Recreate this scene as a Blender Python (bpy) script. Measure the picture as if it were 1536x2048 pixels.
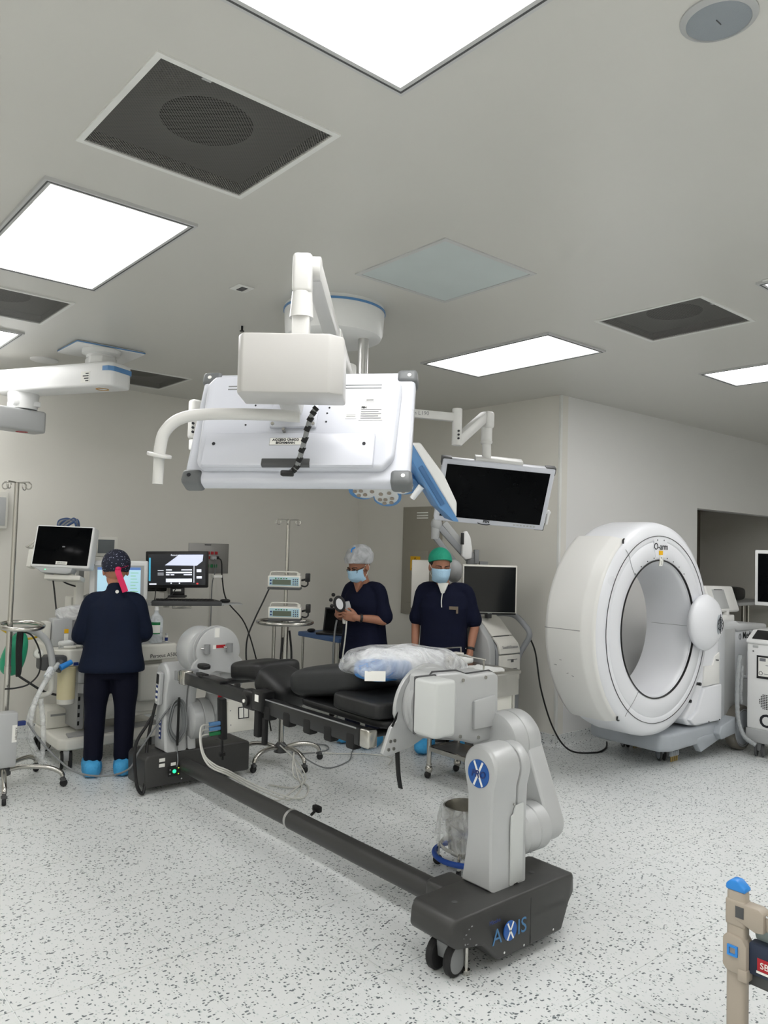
import bpy, bmesh, math, random
from mathutils import Vector, Matrix, Euler
random.seed(7)
for o in list(bpy.data.objects): bpy.data.objects.remove(o)
SC = bpy.context.scene; COL = SC.collection

# ---------------------------------------------------------------- camera
def look(yaw, pitch, roll):
    f = Vector((math.sin(yaw)*math.cos(pitch), math.cos(yaw)*math.cos(pitch), math.sin(pitch)))
    r = Vector((math.cos(yaw), -math.sin(yaw), 0)); u = r.cross(f)
    return math.cos(roll)*r+math.sin(roll)*u, -math.sin(roll)*r+math.cos(roll)*u, f
CR, CU, CF = look(0.70540154, 0.04642736, 0.02823318)
cam = bpy.data.cameras.new('camera'); cam_o = bpy.data.objects.new('camera', cam); COL.objects.link(cam_o)
cam.sensor_fit = 'HORIZONTAL'; cam.sensor_width = 36; cam.lens = 1555.737*36/1536; cam.clip_start = .05
cam_o.matrix_world = Matrix(((CR.x, CU.x, -CF.x, 0), (CR.y, CU.y, -CF.y, 0), (CR.z, CU.z, -CF.z, 1.65), (0, 0, 0, 1)))
SC.camera = cam_o
# ---------------------------------------------------------------- world, exposure
w = bpy.data.worlds.new('world'); SC.world = w; w.use_nodes = True
w.node_tree.nodes['Background'].inputs[0].default_value = (.5, .52, .55, 1)
w.node_tree.nodes['Background'].inputs[1].default_value = .02
SC.view_settings.view_transform = 'Standard'; SC.view_settings.look = 'None'
SC.view_settings.gamma = 1; SC.view_settings.use_curve_mapping = False
SC.view_settings.exposure = 0.03
LAMP = 10.5          # radiance of the ceiling light diffusers

# ---------------------------------------------------------------- materials
def lin(c):
    return tuple((x/12.92 if x <= .04045 else ((x+.055)/1.055)**2.4) for x in [v/255 for v in c])
MATS = {}
def mat(name, rgb, rough=.5, metal=0, var=.06, scale=9, bump=0, bscale=60, emit=0, trans=0, alpha=1, coat=0, ior=1.45, sheen=0, aniso=None):
    """rgb is the surface's own sRGB colour; a little noise varies colour and gloss"""
    if name in MATS: return MATS[name]
    m = bpy.data.materials.new(name); m.use_nodes = True; nt = m.node_tree; N = nt.nodes; L = nt.links
    b = N['Principled BSDF']; c = lin(rgb)
    geo = N.new('ShaderNodeNewGeometry'); nz = N.new('ShaderNodeTexNoise')
    nz.inputs['Scale'].default_value = scale; nz.inputs['Detail'].default_value = 4
    L.new(geo.outputs['Position'], nz.inputs['Vector'])
    mx = N.new('ShaderNodeMix'); mx.data_type = 'RGBA'
    mx.inputs[6].default_value = (*[x*(1-var) for x in c], 1); mx.inputs[7].default_value = (*[min(1, x*(1+var)) for x in c], 1)
    L.new(nz.outputs[0], mx.inputs[0]); L.new(mx.outputs[2], b.inputs['Base Color'])
    mr = N.new('ShaderNodeMapRange'); mr.inputs[3].default_value = max(.02, rough-.05); mr.inputs[4].default_value = min(1, rough+.05)
    L.new(nz.outputs[0], mr.inputs[0]); L.new(mr.outputs[0], b.inputs['Roughness'])
    b.inputs['Metallic'].default_value = metal; b.inputs['IOR'].default_value = ior
    if coat: b.inputs['Coat Weight'].default_value = coat; b.inputs['Coat Roughness'].default_value = .15
    if sheen: b.inputs['Sheen Weight'].default_value = sheen
    if trans: b.inputs['Transmission Weight'].default_value = trans
    if alpha < 1: b.inputs['Alpha'].default_value = alpha
    if emit:
        b.inputs['Emission Color'].default_value = (*c, 1); b.inputs['Emission Strength'].default_value = emit
    if bump:
        n2 = N.new('ShaderNodeTexNoise'); n2.inputs['Scale'].default_value = bscale; n2.inputs['Detail'].default_value = 3
        L.new(geo.outputs['Position'], n2.inputs['Vector'])
        bp = N.new('ShaderNodeBump'); bp.inputs['Strength'].default_value = bump; bp.inputs['Distance'].default_value = .01
        L.new(n2.outputs[0], bp.inputs['Height']); L.new(bp.outputs[0], b.inputs['Normal'])
    MATS[name] = m; return m

# ---------------------------------------------------------------- mesh helpers
def cat_rom(P, n=6, closed=False):
    P = [Vector(p) for p in P]; out = []
    m = len(P); rng = m if closed else m-1
    for i in range(rng):
        g = lambda k: P[k % m] if closed else P[max(0, min(m-1, k))]
        a, b, c, d = g(i-1), g(i), g(i+1), g(i+2)
        for j in range(n):
            t = j/n
            out.append(.5*((2*b)+(c-a)*t+(2*a-5*b+4*c-d)*t*t+(3*b-a-3*c+d)*t**3))
    if not closed: out.append(P[-1])
    return out
def frame_to(d):
    d = Vector(d).normalized(); a = Vector((0, 0, 1)) if abs(d.z) < .95 else Vector((1, 0, 0))
    u = d.cross(a).normalized(); return u, d.cross(u)
class MB:
    def __init__(s, M=None): s.v = []; s.f = []; s.M = M
    def add(s, V, Fc):
        n = len(s.v); s.v += [s.M @ Vector(p) if s.M else Vector(p) for p in V]; s.f += [[n+i for i in f] for f in Fc]; return s
    def bm(s, b):
        b.verts.ensure_lookup_table(); b.verts.index_update()
        s.add([v.co.copy() for v in b.verts], [[v.index for v in f.verts] for f in b.faces]); b.free(); return s
    def box(s, x0, x1, y0, y1, z0, z1, r=0, seg=2, R=None):
        b = bmesh.new(); bmesh.ops.create_cube(b, size=1)
        c = Vector(((x0+x1)/2, (y0+y1)/2, (z0+z1)/2))
        for v in b.verts: v.co = Vector((v.co.x*(x1-x0), v.co.y*(y1-y0), v.co.z*(z1-z0)))
        if r: bmesh.ops.bevel(b, geom=b.edges[:], offset=r, segments=seg, profile=.5, affect='EDGES')
        for v in b.verts: v.co = (R @ v.co if R else v.co)+c
        return s.bm(b)
    def cyl(s, p0, p1, r0, r1=None, seg=20, bev=0):
        r1 = r0 if r1 is None else r1; p0 = Vector(p0); p1 = Vector(p1); u, v = frame_to(p1-p0)
        d = (p1-p0).normalized()
        if bev: rings = [(p0, r0-bev), (p0+d*bev*.3, r0-bev*.3), (p0+d*bev, r0), (p1-d*bev, r1), (p1-d*bev*.3, r1-bev*.3), (p1, r1-bev)]
        else: rings = [(p0, r0), (p1, r1)]
        V = []; Fc = []
        for p, r in rings: V += [p+u*(r*math.cos(2*math.pi*i/seg))+v*(r*math.sin(2*math.pi*i/seg)) for i in range(seg)]
        for k in range(len(rings)-1): Fc += [[k*seg+i, k*seg+(i+1) % seg, (k+1)*seg+(i+1) % seg, (k+1)*seg+i] for i in range(seg)]
        e = (len(rings)-1)*seg
        Fc += [list(range(seg))[::-1], [e+i for i in range(seg)]]
        return s.add(V, Fc)
    def tube(s, P, r, seg=10, n=6, closed=False, spline=True, flat=1):
        P = cat_rom(P, n, closed) if spline else [Vector(p) for p in P]
        m = len(P); V = []; Fc = []; pu = None
        for i, p in enumerate(P):
            d = (P[(i+1) % m]-P[i-1]) if closed else (P[min(m-1, i+1)]-P[max(0, i-1)])
            d.normalize()
            if pu is None: u, v = frame_to(d)
            else:
                u = (pu-d*pu.dot(d)).normalized(); v = d.cross(u)
            pu = u; rr = r(i/(m-1)) if callable(r) else r
            V += [p+u*(rr*math.cos(2*math.pi*k/seg))+v*(rr*flat*math.sin(2*math.pi*k/seg)) for k in range(seg)]
        for i in range(m if closed else m-1):
            a = i*seg; b = ((i+1) % m)*seg
            Fc += [[a+k, a+(k+1) % seg, b+(k+1) % seg, b+k] for k in range(seg)]
        if not closed: Fc += [list(range(seg))[::-1], [(m-1)*seg+k for k in range(seg)]]
        return s.add(V, Fc)
    def prism(s, poly, ax, a0, a1, r=0, seg=2, only=None):
        """polygon extruded along axis: X (y,z), Y (x,z), Z (x,y)"""
        b = bmesh.new()
        def P(q, a): return {'X': (a, q[0], q[1]), 'Y': (q[0], a, q[1]), 'Z': (q[0], q[1], a)}[ax]
        A = [b.verts.new(P(q, a0)) for q in poly]; B = [b.verts.new(P(q, a1)) for q in poly]; n = len(poly)
        b.faces.new(A[::-1]); b.faces.new(B)
        for i in range(n): b.faces.new([A[i], A[(i+1) % n], B[(i+1) % n], B[i]])
        bmesh.ops.recalc_face_normals(b, faces=b.faces[:])
        if r:
            E = [e for e in b.edges if not (e.verts[0].co-e.verts[1].co).length < 1e-6]
            if only == 'rim': E = [e for e in E if abs({'X': e.verts[0].co.x-e.verts[1].co.x, 'Y': e.verts[0].co.y-e.verts[1].co.y, 'Z': e.verts[0].co.z-e.verts[1].co.z}[ax]) < 1e-6]
            bmesh.ops.bevel(b, geom=E, offset=r, segments=seg, profile=.5, affect='EDGES', clamp_overlap=True)
        return s.bm(b)
    def lathe(s, prof, c, axis, seg=48, a0=0, a1=2*math.pi, up=None, cap=True):
        """prof: (radius, height along axis); axis from c; angles measured in the plane (u, v)"""
        c = Vector(c); d = Vector(axis).normalized()
        if up: u = Vector(up).normalized(); v = d.cross(u)
        else: u, v = frame_to(d)
        full = abs(a1-a0-2*math.pi) < 1e-6; n = seg if full else seg+1; V = []; Fc = []; m = len(prof)
        for i in range(n):
            t = a0+(a1-a0)*i/seg
            for r, h in prof: V.append(c+d*h+(u*math.cos(t)+v*math.sin(t))*r)
        for i in range(seg):
            a = i*m; b = ((i+1) % n)*m
            for k in range(m-1): Fc.append([a+k, b+k, b+k+1, a+k+1])
        if full and cap:
            if prof[0][0] > 1e-6 and prof[0] != prof[-1]: Fc.append([i*m for i in range(n)])
            if prof[-1][0] > 1e-6 and prof[0] != prof[-1]: Fc.append([i*m+m-1 for i in range(n)][::-1])
        elif cap and not full: Fc += [list(range(m)), [(n-1)*m+k for k in range(m)][::-1]]
        return s.add(V, Fc)
    def ell(s, c, r, seg=20, rings=12, R=None):
        V = []; Fc = []; c = Vector(c)
        for i in range(rings+1):
            t = math.pi*i/rings
            for k in range(seg):
                p = 2*math.pi*k/seg; q = Vector((r[0]*math.sin(t)*math.cos(p), r[1]*math.sin(t)*math.sin(p), r[2]*math.cos(t)))
                V.append(c+(R @ q if R else q))
        for i in range(rings): Fc += [[i*seg+k, i*seg+(k+1) % seg, (i+1)*seg+(k+1) % seg, (i+1)*seg+k] for k in range(seg)]
        return s.add(V, Fc)
    def sell(s, c, r, e1=.5, e2=.5, seg=32, rings=18, R=None, fn=None):
        """superellipsoid: cushions, bags"""
        V = []; Fc = []; c = Vector(c); pw = lambda x, e: math.copysign(abs(x)**e, x)
        for i in range(rings+1):
            t = -math.pi/2+math.pi*i/rings
            for k in range(seg):
                p = 2*math.pi*k/seg
                q = Vector((r[0]*pw(math.cos(t), e1)*pw(math.cos(p), e2), r[1]*pw(math.cos(t), e1)*pw(math.sin(p), e2), r[2]*pw(math.sin(t), e1)))
                if fn: q = fn(q)
                V.append(c+(R @ q if R else q))
        for i in range(rings): Fc += [[i*seg+k, i*seg+(k+1) % seg, (i+1)*seg+(k+1) % seg, (i+1)*seg+k] for k in range(seg)]
        return s.add(V, Fc)
    def loft(s, rings, cap=True):
        n = len(rings[0]); V = [p for r in rings for p in r]; Fc = []
        for i in range(len(rings)-1): Fc += [[i*n+k, i*n+(k+1) % n, (i+1)*n+(k+1) % n, (i+1)*n+k] for k in range(n)]
        if cap: Fc += [list(range(n))[::-1], [(len(rings)-1)*n+k for k in range(n)]]
        return s.add(V, Fc)
    def limb(s, P, rs, seg=14, n=5):
        """tapered limb with round ends through joints P with radii rs"""
        P = [Vector(p) for p in P]; Q = cat_rom(P, n); m = len(Q); RR = []
        for i in range(m):
            t = i/n; k = min(int(t), len(rs)-2); f = t-k; f = f*f*(3-2*f); RR.append(rs[k]*(1-f)+rs[k+1]*f)
        pre = [(Q[0]-(Q[1]-Q[0]).normalized()*RR[0]*a, RR[0]*b) for a, b in ((.98, .15), (.8, .6), (.45, .88))]
        post = [(Q[-1]+(Q[-1]-Q[-2]).normalized()*RR[-1]*a, RR[-1]*b) for a, b in ((.45, .88), (.8, .6), (.98, .15))]
        A = pre+list(zip(Q, RR))+post; pts = [a for a, _ in A]; rad = [b for _, b in A]
        return s.tube(pts, lambda t: rad[int(round(t*(len(rad)-1)))], seg, spline=False)
def smooth(me, ang=38):
    me.polygons.foreach_set('use_smooth', [True]*len(me.polygons))
    try: me.set_sharp_from_angle(angle=math.radians(ang))
    except Exception: pass
def root_loc(p):
    while p.parent: p = p.parent
    return p.location.copy()
def tag(o, label=None, cat=None, group=None, kind=None):
    if label: o['label'] = label
    if cat: o['category'] = cat
    if group: o['group'] = group
    if kind: o['kind'] = kind
    return o
def thing(name, label, cat, loc, group=None):
    o = bpy.data.objects.new(name, None); o.empty_display_size = .1; o.location = Vector(loc); COL.objects.link(o)
    return tag(o, label, cat, group)
def fix_normals(me):
    b = bmesh.new(); b.from_mesh(me); bmesh.ops.remove_doubles(b, verts=b.verts[:], dist=1e-6)
    bmesh.ops.recalc_face_normals(b, faces=b.faces[:]); b.to_mesh(me); b.free()
def part(name, mb, m, parent=None, label=None, loc=None, ang=38, flat=False):
    """mesh object; coordinates are world coordinates, the object hangs under the thing"""
    off = root_loc(parent) if parent else Vector(loc or (0, 0, 0))
    me = bpy.data.meshes.new(name); me.from_pydata([tuple(v-off) for v in mb.v], [], mb.f); fix_normals(me)
    if not flat: smooth(me, ang)
    me.materials.append(m if not isinstance(m, str) else MATS[m])
    o = bpy.data.objects.new(name, me); COL.objects.link(o)
    if parent: o.parent = parent
    else: o.location = off
    if label: o['label'] = label
    return o
def single(name, mb, m, label, cat, group=None, ang=38):
    c = sum(mb.v, Vector())/len(mb.v); c.z = min(v.z for v in mb.v)
    return tag(part(name, mb, m, None, None, c, ang), label, cat, group)
def struct(name, mb, m, parent=None):
    o = part(name, mb, m, parent)
    if not parent: o['kind'] = 'structure'
    return o
DEP = {}
def text(name, s, m, parent, pos, xdir, updir, size, align='CENTER', ext=.0006, shear=0, bold=0):
    """flat lettering: pos centre of the baseline, xdir reading direction, updir up"""
    cu = bpy.data.curves.new('t', 'FONT'); cu.body = s; cu.size = size; cu.align_x = align; cu.extrude = ext; cu.shear = shear; cu.offset = bold; cu.resolution_u = 3
    ob = bpy.data.objects.new('t', cu); COL.objects.link(ob); dg = bpy.context.evaluated_depsgraph_get()
    me = bpy.data.meshes.new_from_object(ob.evaluated_get(dg)); bpy.data.objects.remove(ob); bpy.data.curves.remove(cu)
    x = Vector(xdir).normalized(); u = Vector(updir); u = (u-x*u.dot(x)).normalized(); n = x.cross(u)
    M = Matrix(((x.x, u.x, n.x, pos[0]), (x.y, u.y, n.y, pos[1]), (x.z, u.z, n.z, pos[2]), (0, 0, 0, 1)))
    me.transform(Matrix.Translation(-root_loc(parent)) @ M); me.name = name
    me.materials.clear(); me.materials.append(m)
    o = bpy.data.objects.new(name, me); COL.objects.link(o); o.parent = parent; return o
def remesh(mb, vox, it=4, fac=.5):
    """melt overlapping volumes into one continuous skin; returns an MB"""
    me = bpy.data.meshes.new('r'); me.from_pydata([tuple(v) for v in mb.v], [], mb.f); fix_normals(me)
    o = bpy.data.objects.new('r', me); COL.objects.link(o)
    a = o.modifiers.new('a', 'REMESH'); a.mode = 'VOXEL'; a.voxel_size = vox
    b = o.modifiers.new('b', 'SMOOTH'); b.factor = fac; b.iterations = it
    dg = bpy.context.evaluated_depsgraph_get(); e = bpy.data.meshes.new_from_object(o.evaluated_get(dg))
    r = MB(); r.add([v.co.copy() for v in e.vertices], [list(p.vertices) for p in e.polygons])
    bpy.data.objects.remove(o); bpy.data.meshes.remove(me); bpy.data.meshes.remove(e); return r
def rotm(ax, deg): return Matrix.Rotation(math.radians(deg), 3, ax)
def basis(x, z, c):
    """frame with local x, local z (up) and origin"""
    x = Vector(x).normalized(); z = Vector(z); z = (z-x*z.dot(x)).normalized(); y = z.cross(x)
    return Matrix(((x.x, y.x, z.x, c[0]), (x.y, y.y, z.y, c[1]), (x.z, y.z, z.z, c[2]), (0, 0, 0, 1)))
# ================================================================ materials in use
WALL = mat('wall_paint', (224, 222, 214), .45, var=.02, scale=2, coat=.0)
WALLR = mat('wall_paint_cool', (228, 228, 226), .42, var=.02, scale=2)
CEIL = mat('ceiling_paint', (206, 205, 199), .30, var=.025, scale=1.6, bump=.05, bscale=3)
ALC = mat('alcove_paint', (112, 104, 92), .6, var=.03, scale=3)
FRAME = mat('white_frame', (225, 226, 222), .4)
WHITE = mat('white_plastic', (232, 233, 232), .32, var=.02)
WHITE2 = mat('warm_white_plastic', (228, 226, 218), .35, var=.02)
OFFW = mat('offwhite_enamel', (214, 213, 205), .38, var=.03)
LGREY = mat('light_grey_plastic', (178, 180, 180), .42, var=.03)
MGREY = mat('mid_grey_plastic', (132, 134, 135), .45, var=.03)
DGREY = mat('dark_grey_plastic', (78, 79, 80), .5, var=.05)
TGREY = mat('table_silver_grey', (184, 186, 186), .36, metal=.15, var=.03)
TGREY2 = mat('table_pale_cover', (196, 199, 197), .4, var=.02)
CHAR = mat('charcoal_enamel', (58, 58, 57), .42, var=.06, scale=30)
BLACK = mat('black_plastic', (24, 24, 25), .4, var=.1)
BLACKM = mat('black_matt', (16, 16, 17), .7, var=.1)
RUBBER = mat('black_rubber', (30, 30, 31), .75, var=.1)
SCREEN = mat('dark_screen_glass', (5, 6, 8), .14, var=.1, ior=1.16)
STEEL = mat('stainless_steel', (190, 188, 182), .24, metal=1, var=.05, scale=40)
CHROME = mat('chrome', (215, 215, 213), .1, metal=1, var=.02)
BLUE = mat('blue_trim', (92, 140, 190), .35)
SKYB = mat('bright_blue_plastic', (46, 134, 214), .3)
NAVYC = mat('navy_label_blue', (30, 50, 110), .4)
REDP = mat('red_plastic', (170, 24, 36), .4)
GREENP = mat('green_plastic', (30, 120, 70), .4)
YELL = mat('yellow_sign', (232, 178, 20), .45)
PAPER = mat('paper_label', (236, 236, 230), .6, var=.02)
INK = mat('dark_ink', (26, 28, 34), .6)
INKG = mat('grey_ink', (120, 122, 126), .6)
VINYL = mat('black_vinyl_pad', (23, 24, 25), .5, var=.1, scale=20, bump=.25, bscale=14)
CABLE_G = mat('grey_cable', (118, 121, 122), .5)
CABLE_B = mat('black_cable', (20, 20, 21), .5)
CABLE_W = mat('white_cable', (205, 205, 198), .5)

def floor_mat():
    m = bpy.data.materials.new('speckled_vinyl'); m.use_nodes = True; nt = m.node_tree; N = nt.nodes; L = nt.links; b = N['Principled BSDF']
    g = N.new('ShaderNodeNewGeometry')
    def speck(scale, thr, stretch, seed):
        mp = N.new('ShaderNodeMapping'); mp.inputs['Scale'].default_value = stretch; mp.inputs['Rotation'].default_value = (0, 0, seed)
        L.new(g.outputs['Position'], mp.inputs['Vector'])
        nz = N.new('ShaderNodeTexNoise'); nz.inputs['Scale'].default_value = 30; L.new(mp.outputs[0], nz.inputs['Vector'])
        mm = N.new('ShaderNodeMix'); mm.data_type = 'RGBA'; mm.blend_type = 'ADD'; mm.inputs[0].default_value = .012
        L.new(mp.outputs[0], mm.inputs[6]); L.new(nz.outputs['Color'], mm.inputs[7])
        vo = N.new('ShaderNodeTexVoronoi'); vo.inputs['Scale'].default_value = scale; L.new(mm.outputs[2], vo.inputs['Vector'])
        sp = N.new('ShaderNodeSeparateColor'); L.new(vo.outputs['Color'], sp.inputs[0])
        a = N.new('ShaderNodeMath'); a.operation = 'LESS_THAN'; L.new(vo.outputs['Distance'], a.inputs[0])
        th = N.new('ShaderNodeMath'); th.operation = 'MULTIPLY'; L.new(sp.outputs[1], th.inputs[0]); th.inputs[1].default_value = thr
        L.new(th.outputs[0], a.inputs[1])
        pk = N.new('ShaderNodeMath'); pk.operation = 'GREATER_THAN'; L.new(sp.outputs[0], pk.inputs[0]); pk.inputs[1].default_value = .62
        o = N.new('ShaderNodeMath'); o.operation = 'MULTIPLY'; L.new(a.outputs[0], o.inputs[0]); L.new(pk.outputs[0], o.inputs[1]); return o
    nz = N.new('ShaderNodeTexNoise'); nz.inputs['Scale'].default_value = 1.1; nz.inputs['Detail'].default_value = 3; L.new(g.outputs['Position'], nz.inputs['Vector'])
    base = N.new('ShaderNodeMix'); base.data_type = 'RGBA'; base.inputs[6].default_value = (*lin((217, 221, 221)), 1); base.inputs[7].default_value = (*lin((224, 226, 224)), 1)
    L.new(nz.outputs[0], base.inputs[0]); cur = base.outputs[2]
    for scale, thr, st, sd, col in ((100, .46, (1, .6, 1), .5, (112, 122, 124)), (92, .48, (.58, 1, 1), .9, (96, 104, 107)), (120, .5, (1, .6, 1), 1.7, (200, 208, 206))):
        s_ = speck(scale, thr, st, sd); mx = N.new('ShaderNodeMix'); mx.data_type = 'RGBA'
        L.new(s_.outputs[0], mx.inputs[0]); L.new(cur, mx.inputs[6]); mx.inputs[7].default_value = (*lin(col), 1); cur = mx.outputs[2]
    L.new(cur, b.inputs['Base Color']); b.inputs['Roughness'].default_value = .36
    n2 = N.new('ShaderNodeTexNoise'); n2.inputs['Scale'].default_value = 160; L.new(g.outputs['Position'], n2.inputs['Vector'])
    bp = N.new('ShaderNodeBump'); bp.inputs['Strength'].default_value = .12; bp.inputs['Distance'].default_value = .004
    L.new(n2.outputs[0], bp.inputs['Height']); L.new(bp.outputs[0], b.inputs['Normal'])
    return m
FLOOR = floor_mat()
SEAM = mat('weld_seam', (240, 243, 242), .4)

# ================================================================ the room
ZC = 3.02; XW = 5.475; YR = 4.105; YL = 6.87
X0, X1, Y0 = -2.4, 10.6, -3.0
fl = struct('floor', MB().box(X0-.1, X1+.1, Y0-.1, YL+.1, -.12, -.003), SEAM)
# vinyl tiles 0.6 m with fine light weld joints
me0 = None; nt_ = 0
for i in range(-1, 17):
    for j in range(-2, 11):
        xa = .265+.6*i; ya = .535+.6*j
        if xa+.6 < -.1 or ya+.6 < -.2 or xa < X0 or xa+.6 > X1 or ya+.6 > YL+.3: continue
        if xa > XW+.1 and ya > YR+.05 and xa+.6 < 7.9: continue
        if me0 is None:
            bm_ = MB().box(.0018, .5982, .0018, .5982, -.004, 0)
            me0 = bpy.data.meshes.new('tile'); me0.from_pydata([tuple(v) for v in bm_.v], [], bm_.f); fix_normals(me0); me0.materials.append(FLOOR)
        o = bpy.data.objects.new('tile', me0); COL.objects.link(o); o.parent = fl; o.location = (xa, ya, 0); nt_ += 1
# ceiling as slabs with openings where the vents are recessed
VENTS = [(.87, 1.49, 2.05, 2.68), (.87, 1.487, 4.587, 5.18), (2.31, 2.93, 5.99, 6.60), (3.855, 4.46, 2.01, 2.645)]
cm = MB(); xs = sorted({X0-.1, X1+.1, *[a for v in VENTS for a in v[:2]]}); ys = sorted({Y0-.1, YL+.1, *[a for v in VENTS for a in v[2:]]})
for i in range(len(xs)-1):
    for j in range(len(ys)-1):
        cx = (xs[i]+xs[i+1])/2; cy = (ys[j]+ys[j+1])/2
        if any(v[0] < cx < v[1] and v[2] < cy < v[3] for v in VENTS): continue
        cm.add([(xs[i], ys[j], ZC), (xs[i+1], ys[j], ZC), (xs[i+1], ys[j+1], ZC), (xs[i], ys[j+1], ZC)], [[0, 1, 2, 3]])
cm.box(X0-.1, X1+.1, Y0-.1, YL+.1, ZC+.3, ZC+.4)
struct('ceiling', cm, CEIL)
struct('wall_left', MB().box(X0-.1, XW+.1, YL, YL+.12, -.1, ZC+.3), WALL)
struct('wall_center', MB().box(XW, XW+.1, YR, YL, -.1, ZC+.3), WALL)
# right wall with the alcove opening
wr = MB().box(XW+.1, 7.845, YR, YR+.14, -.1, ZC+.3).box(7.845, X1+.1, YR, YR+.14, 2.165, ZC+.3)
struct('wall_right', wr, WALLR)
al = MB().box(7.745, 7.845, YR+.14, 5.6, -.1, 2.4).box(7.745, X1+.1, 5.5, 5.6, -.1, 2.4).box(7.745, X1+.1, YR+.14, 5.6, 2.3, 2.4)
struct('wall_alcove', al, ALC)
struct('wall_end', MB().box(X1, X1+.1, Y0-.1, 5.6, -.1, ZC+.3), WALL)
struct('wall_side', MB().box(X0-.1, X0, Y0-.1, YL+.1, -.1, ZC+.3), WALL)
struct('wall_back', MB().box(X0-.1, X1+.1, Y0-.1, Y0, -.1, ZC+.3), WALL)
# slim white corner guard on the projecting corner
struct("trim_1", MB().box(XW-.004, XW+.02, YR-.004, YR+.02, .1, ZC-.001, r=.002), FRAME)
# coved vinyl skirting
def cove(name, p0, p1, n):
    p0 = Vector((*p0, 0)); p1 = Vector((*p1, 0)); n = Vector((*n, 0)); m = MB()
    pr = [(.045, .0015), (.022, .006), (.009, .018), (.004, .04), (.004, .105), (0, .107), (0, .0015)]
    A = [p0+n*a+Vector((0, 0, b)) for a, b in pr]; B = [p1+n*a+Vector((0, 0, b)) for a, b in pr]
    k = len(pr); m.add(A+B, [[i, (i+1) % k, k+(i+1) % k, k+i] for i in range(k)]+[list(range(k))[::-1], [k+i for i in range(k)]])
    struct(name, m, FLOOR)
cove('baseboard_left', (X0, YL), (XW, YL), (0, -1)); cove('baseboard_center', (XW, YR-.004), (XW, YL), (-1, 0)); cove('baseboard_right', (XW-.004, YR), (7.845, YR), (0, -1))

# ================================================================ ceiling fixtures
def diffuser(k):
    n = 'light_diffuser_%d' % round(k*100)
    if n in MATS: return MATS[n]
    m = bpy.data.materials.new(n); m.use_nodes = True
    b_ = m.node_tree.nodes['Principled BSDF']; b_.inputs['Base Color'].default_value = (.9, .9, .9, 1)
    b_.inputs['Emission Color'].default_value = (1, .987, .985, 1); b_.inputs['Emission Strength'].default_value = LAMP*k
    MATS[n] = m; return m
GUT = mat('light_frame_grey', (196, 197, 196), .45)
def rim(x0, x1, y0, y1, w_, z0, z1, r=0):
    return MB().box(x0, x0+w_, y0, y1, z0, z1).box(x1-w_, x1, y0, y1, z0, z1).box(x0+w_, x1-w_, y0, y0+w_, z0, z1).box(x0+w_, x1-w_, y1-w_, y1, z0, z1)
def ceil_light(x0, x1, y0, y1, label, k=1.0):
    t = thing('ceiling_light', label, 'ceiling light', ((x0+x1)/2, (y0+y1)/2, ZC-.013), 'ceiling light panels')
    part('frame', rim(x0, x1, y0, y1, .032, ZC-.013, ZC), GUT, t)
    part('gasket', rim(x0+.012, x1-.012, y0+.012, y1-.012, .006, ZC-.0145, ZC-.012), DGREY, t)
    part('diffuser', MB().box(x0+.03, x1-.03, y0+.03, y1-.03, ZC-.009, ZC-.002), diffuser(k), t)
ceil_light(.863, 1.49, .52, 1.724, 'large bright ceiling light panel cut by the top edge of the photo', 1.05)
ceil_light(.863, 1.495, 3.043, 4.245, 'bright ceiling light panel on the left below the big square vent', 1.2)
ceil_light(.863, 1.48, 5.49, 6.68, 'bright ceiling light panel at the far left edge above the pendant arm', .7)
ceil_light(3.845, 4.465, 2.99, 4.15, 'bright ceiling light panel in the middle right beside the dark vent', .5)
ceil_light(5.485, 6.06, 1.68, 2.871, 'bright ceiling light panel at the right edge above the white ring scanner', .9)
for x, y, lb in ((-1.6, -2.0, 'behind the photographer near the side wall'), (.863, -2.0, 'straight behind the photographer'), (3.845, -2.0, 'behind the photographer to the right'), (3.845, .52, 'just right of the photo frame'), (7.2, 0, 'far right behind the photographer'), (-1.6, .52, 'added beside the photographer on the left'), (-1.6, 3.04, 'added left of the view')):  # unseen panels at guessed spots; last two added to brighten the left floor
    ceil_light(x, x+.62, y, y+1.2, 'unseen ceiling light panel '+lb, 1.35 if x > 0 else 1.2)
def grille_mat():
    m = bpy.data.materials.new('perforated_grille'); m.use_nodes = True; nt = m.node_tree; N = nt.nodes; L = nt.links; b = N['Principled BSDF']
    b.inputs['Base Color'].default_value = (*lin((98, 97, 93)), 1); b.inputs['Roughness'].default_value = .5
    g = N.new('ShaderNodeNewGeometry'); mp = N.new('ShaderNodeMapping'); mp.inputs['Rotation'].default_value = (0, 0, math.pi/4); L.new(g.outputs['Position'], mp.inputs['Vector'])
    vo = N.new('ShaderNodeTexVoronoi'); vo.voronoi_dimensions = '2D'; vo.inputs['Scale'].default_value = 118; vo.inputs['Randomness'].default_value = 0; L.new(mp.outputs[0], vo.inputs['Vector'])
    a = N.new('ShaderNodeMath'); a.operation = 'LESS_THAN'; a.inputs[1].default_value = .36; L.new(vo.outputs['Distance'], a.inputs[0])
    tr = N.new('ShaderNodeBsdfTransparent'); mx = N.new('ShaderNodeMixShader'); L.new(a.outputs[0], mx.inputs[0]); L.new(b.outputs[0], mx.inputs[1]); L.new(tr.outputs[0], mx.inputs[2])
    L.new(mx.outputs[0], N['Material Output'].inputs[0]); return m
GRILLE = grille_mat(); DUCT = mat('duct_metal', (92, 92, 90), .6); DUCTD = mat('duct_dark', (22, 22, 22), .8)
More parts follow.
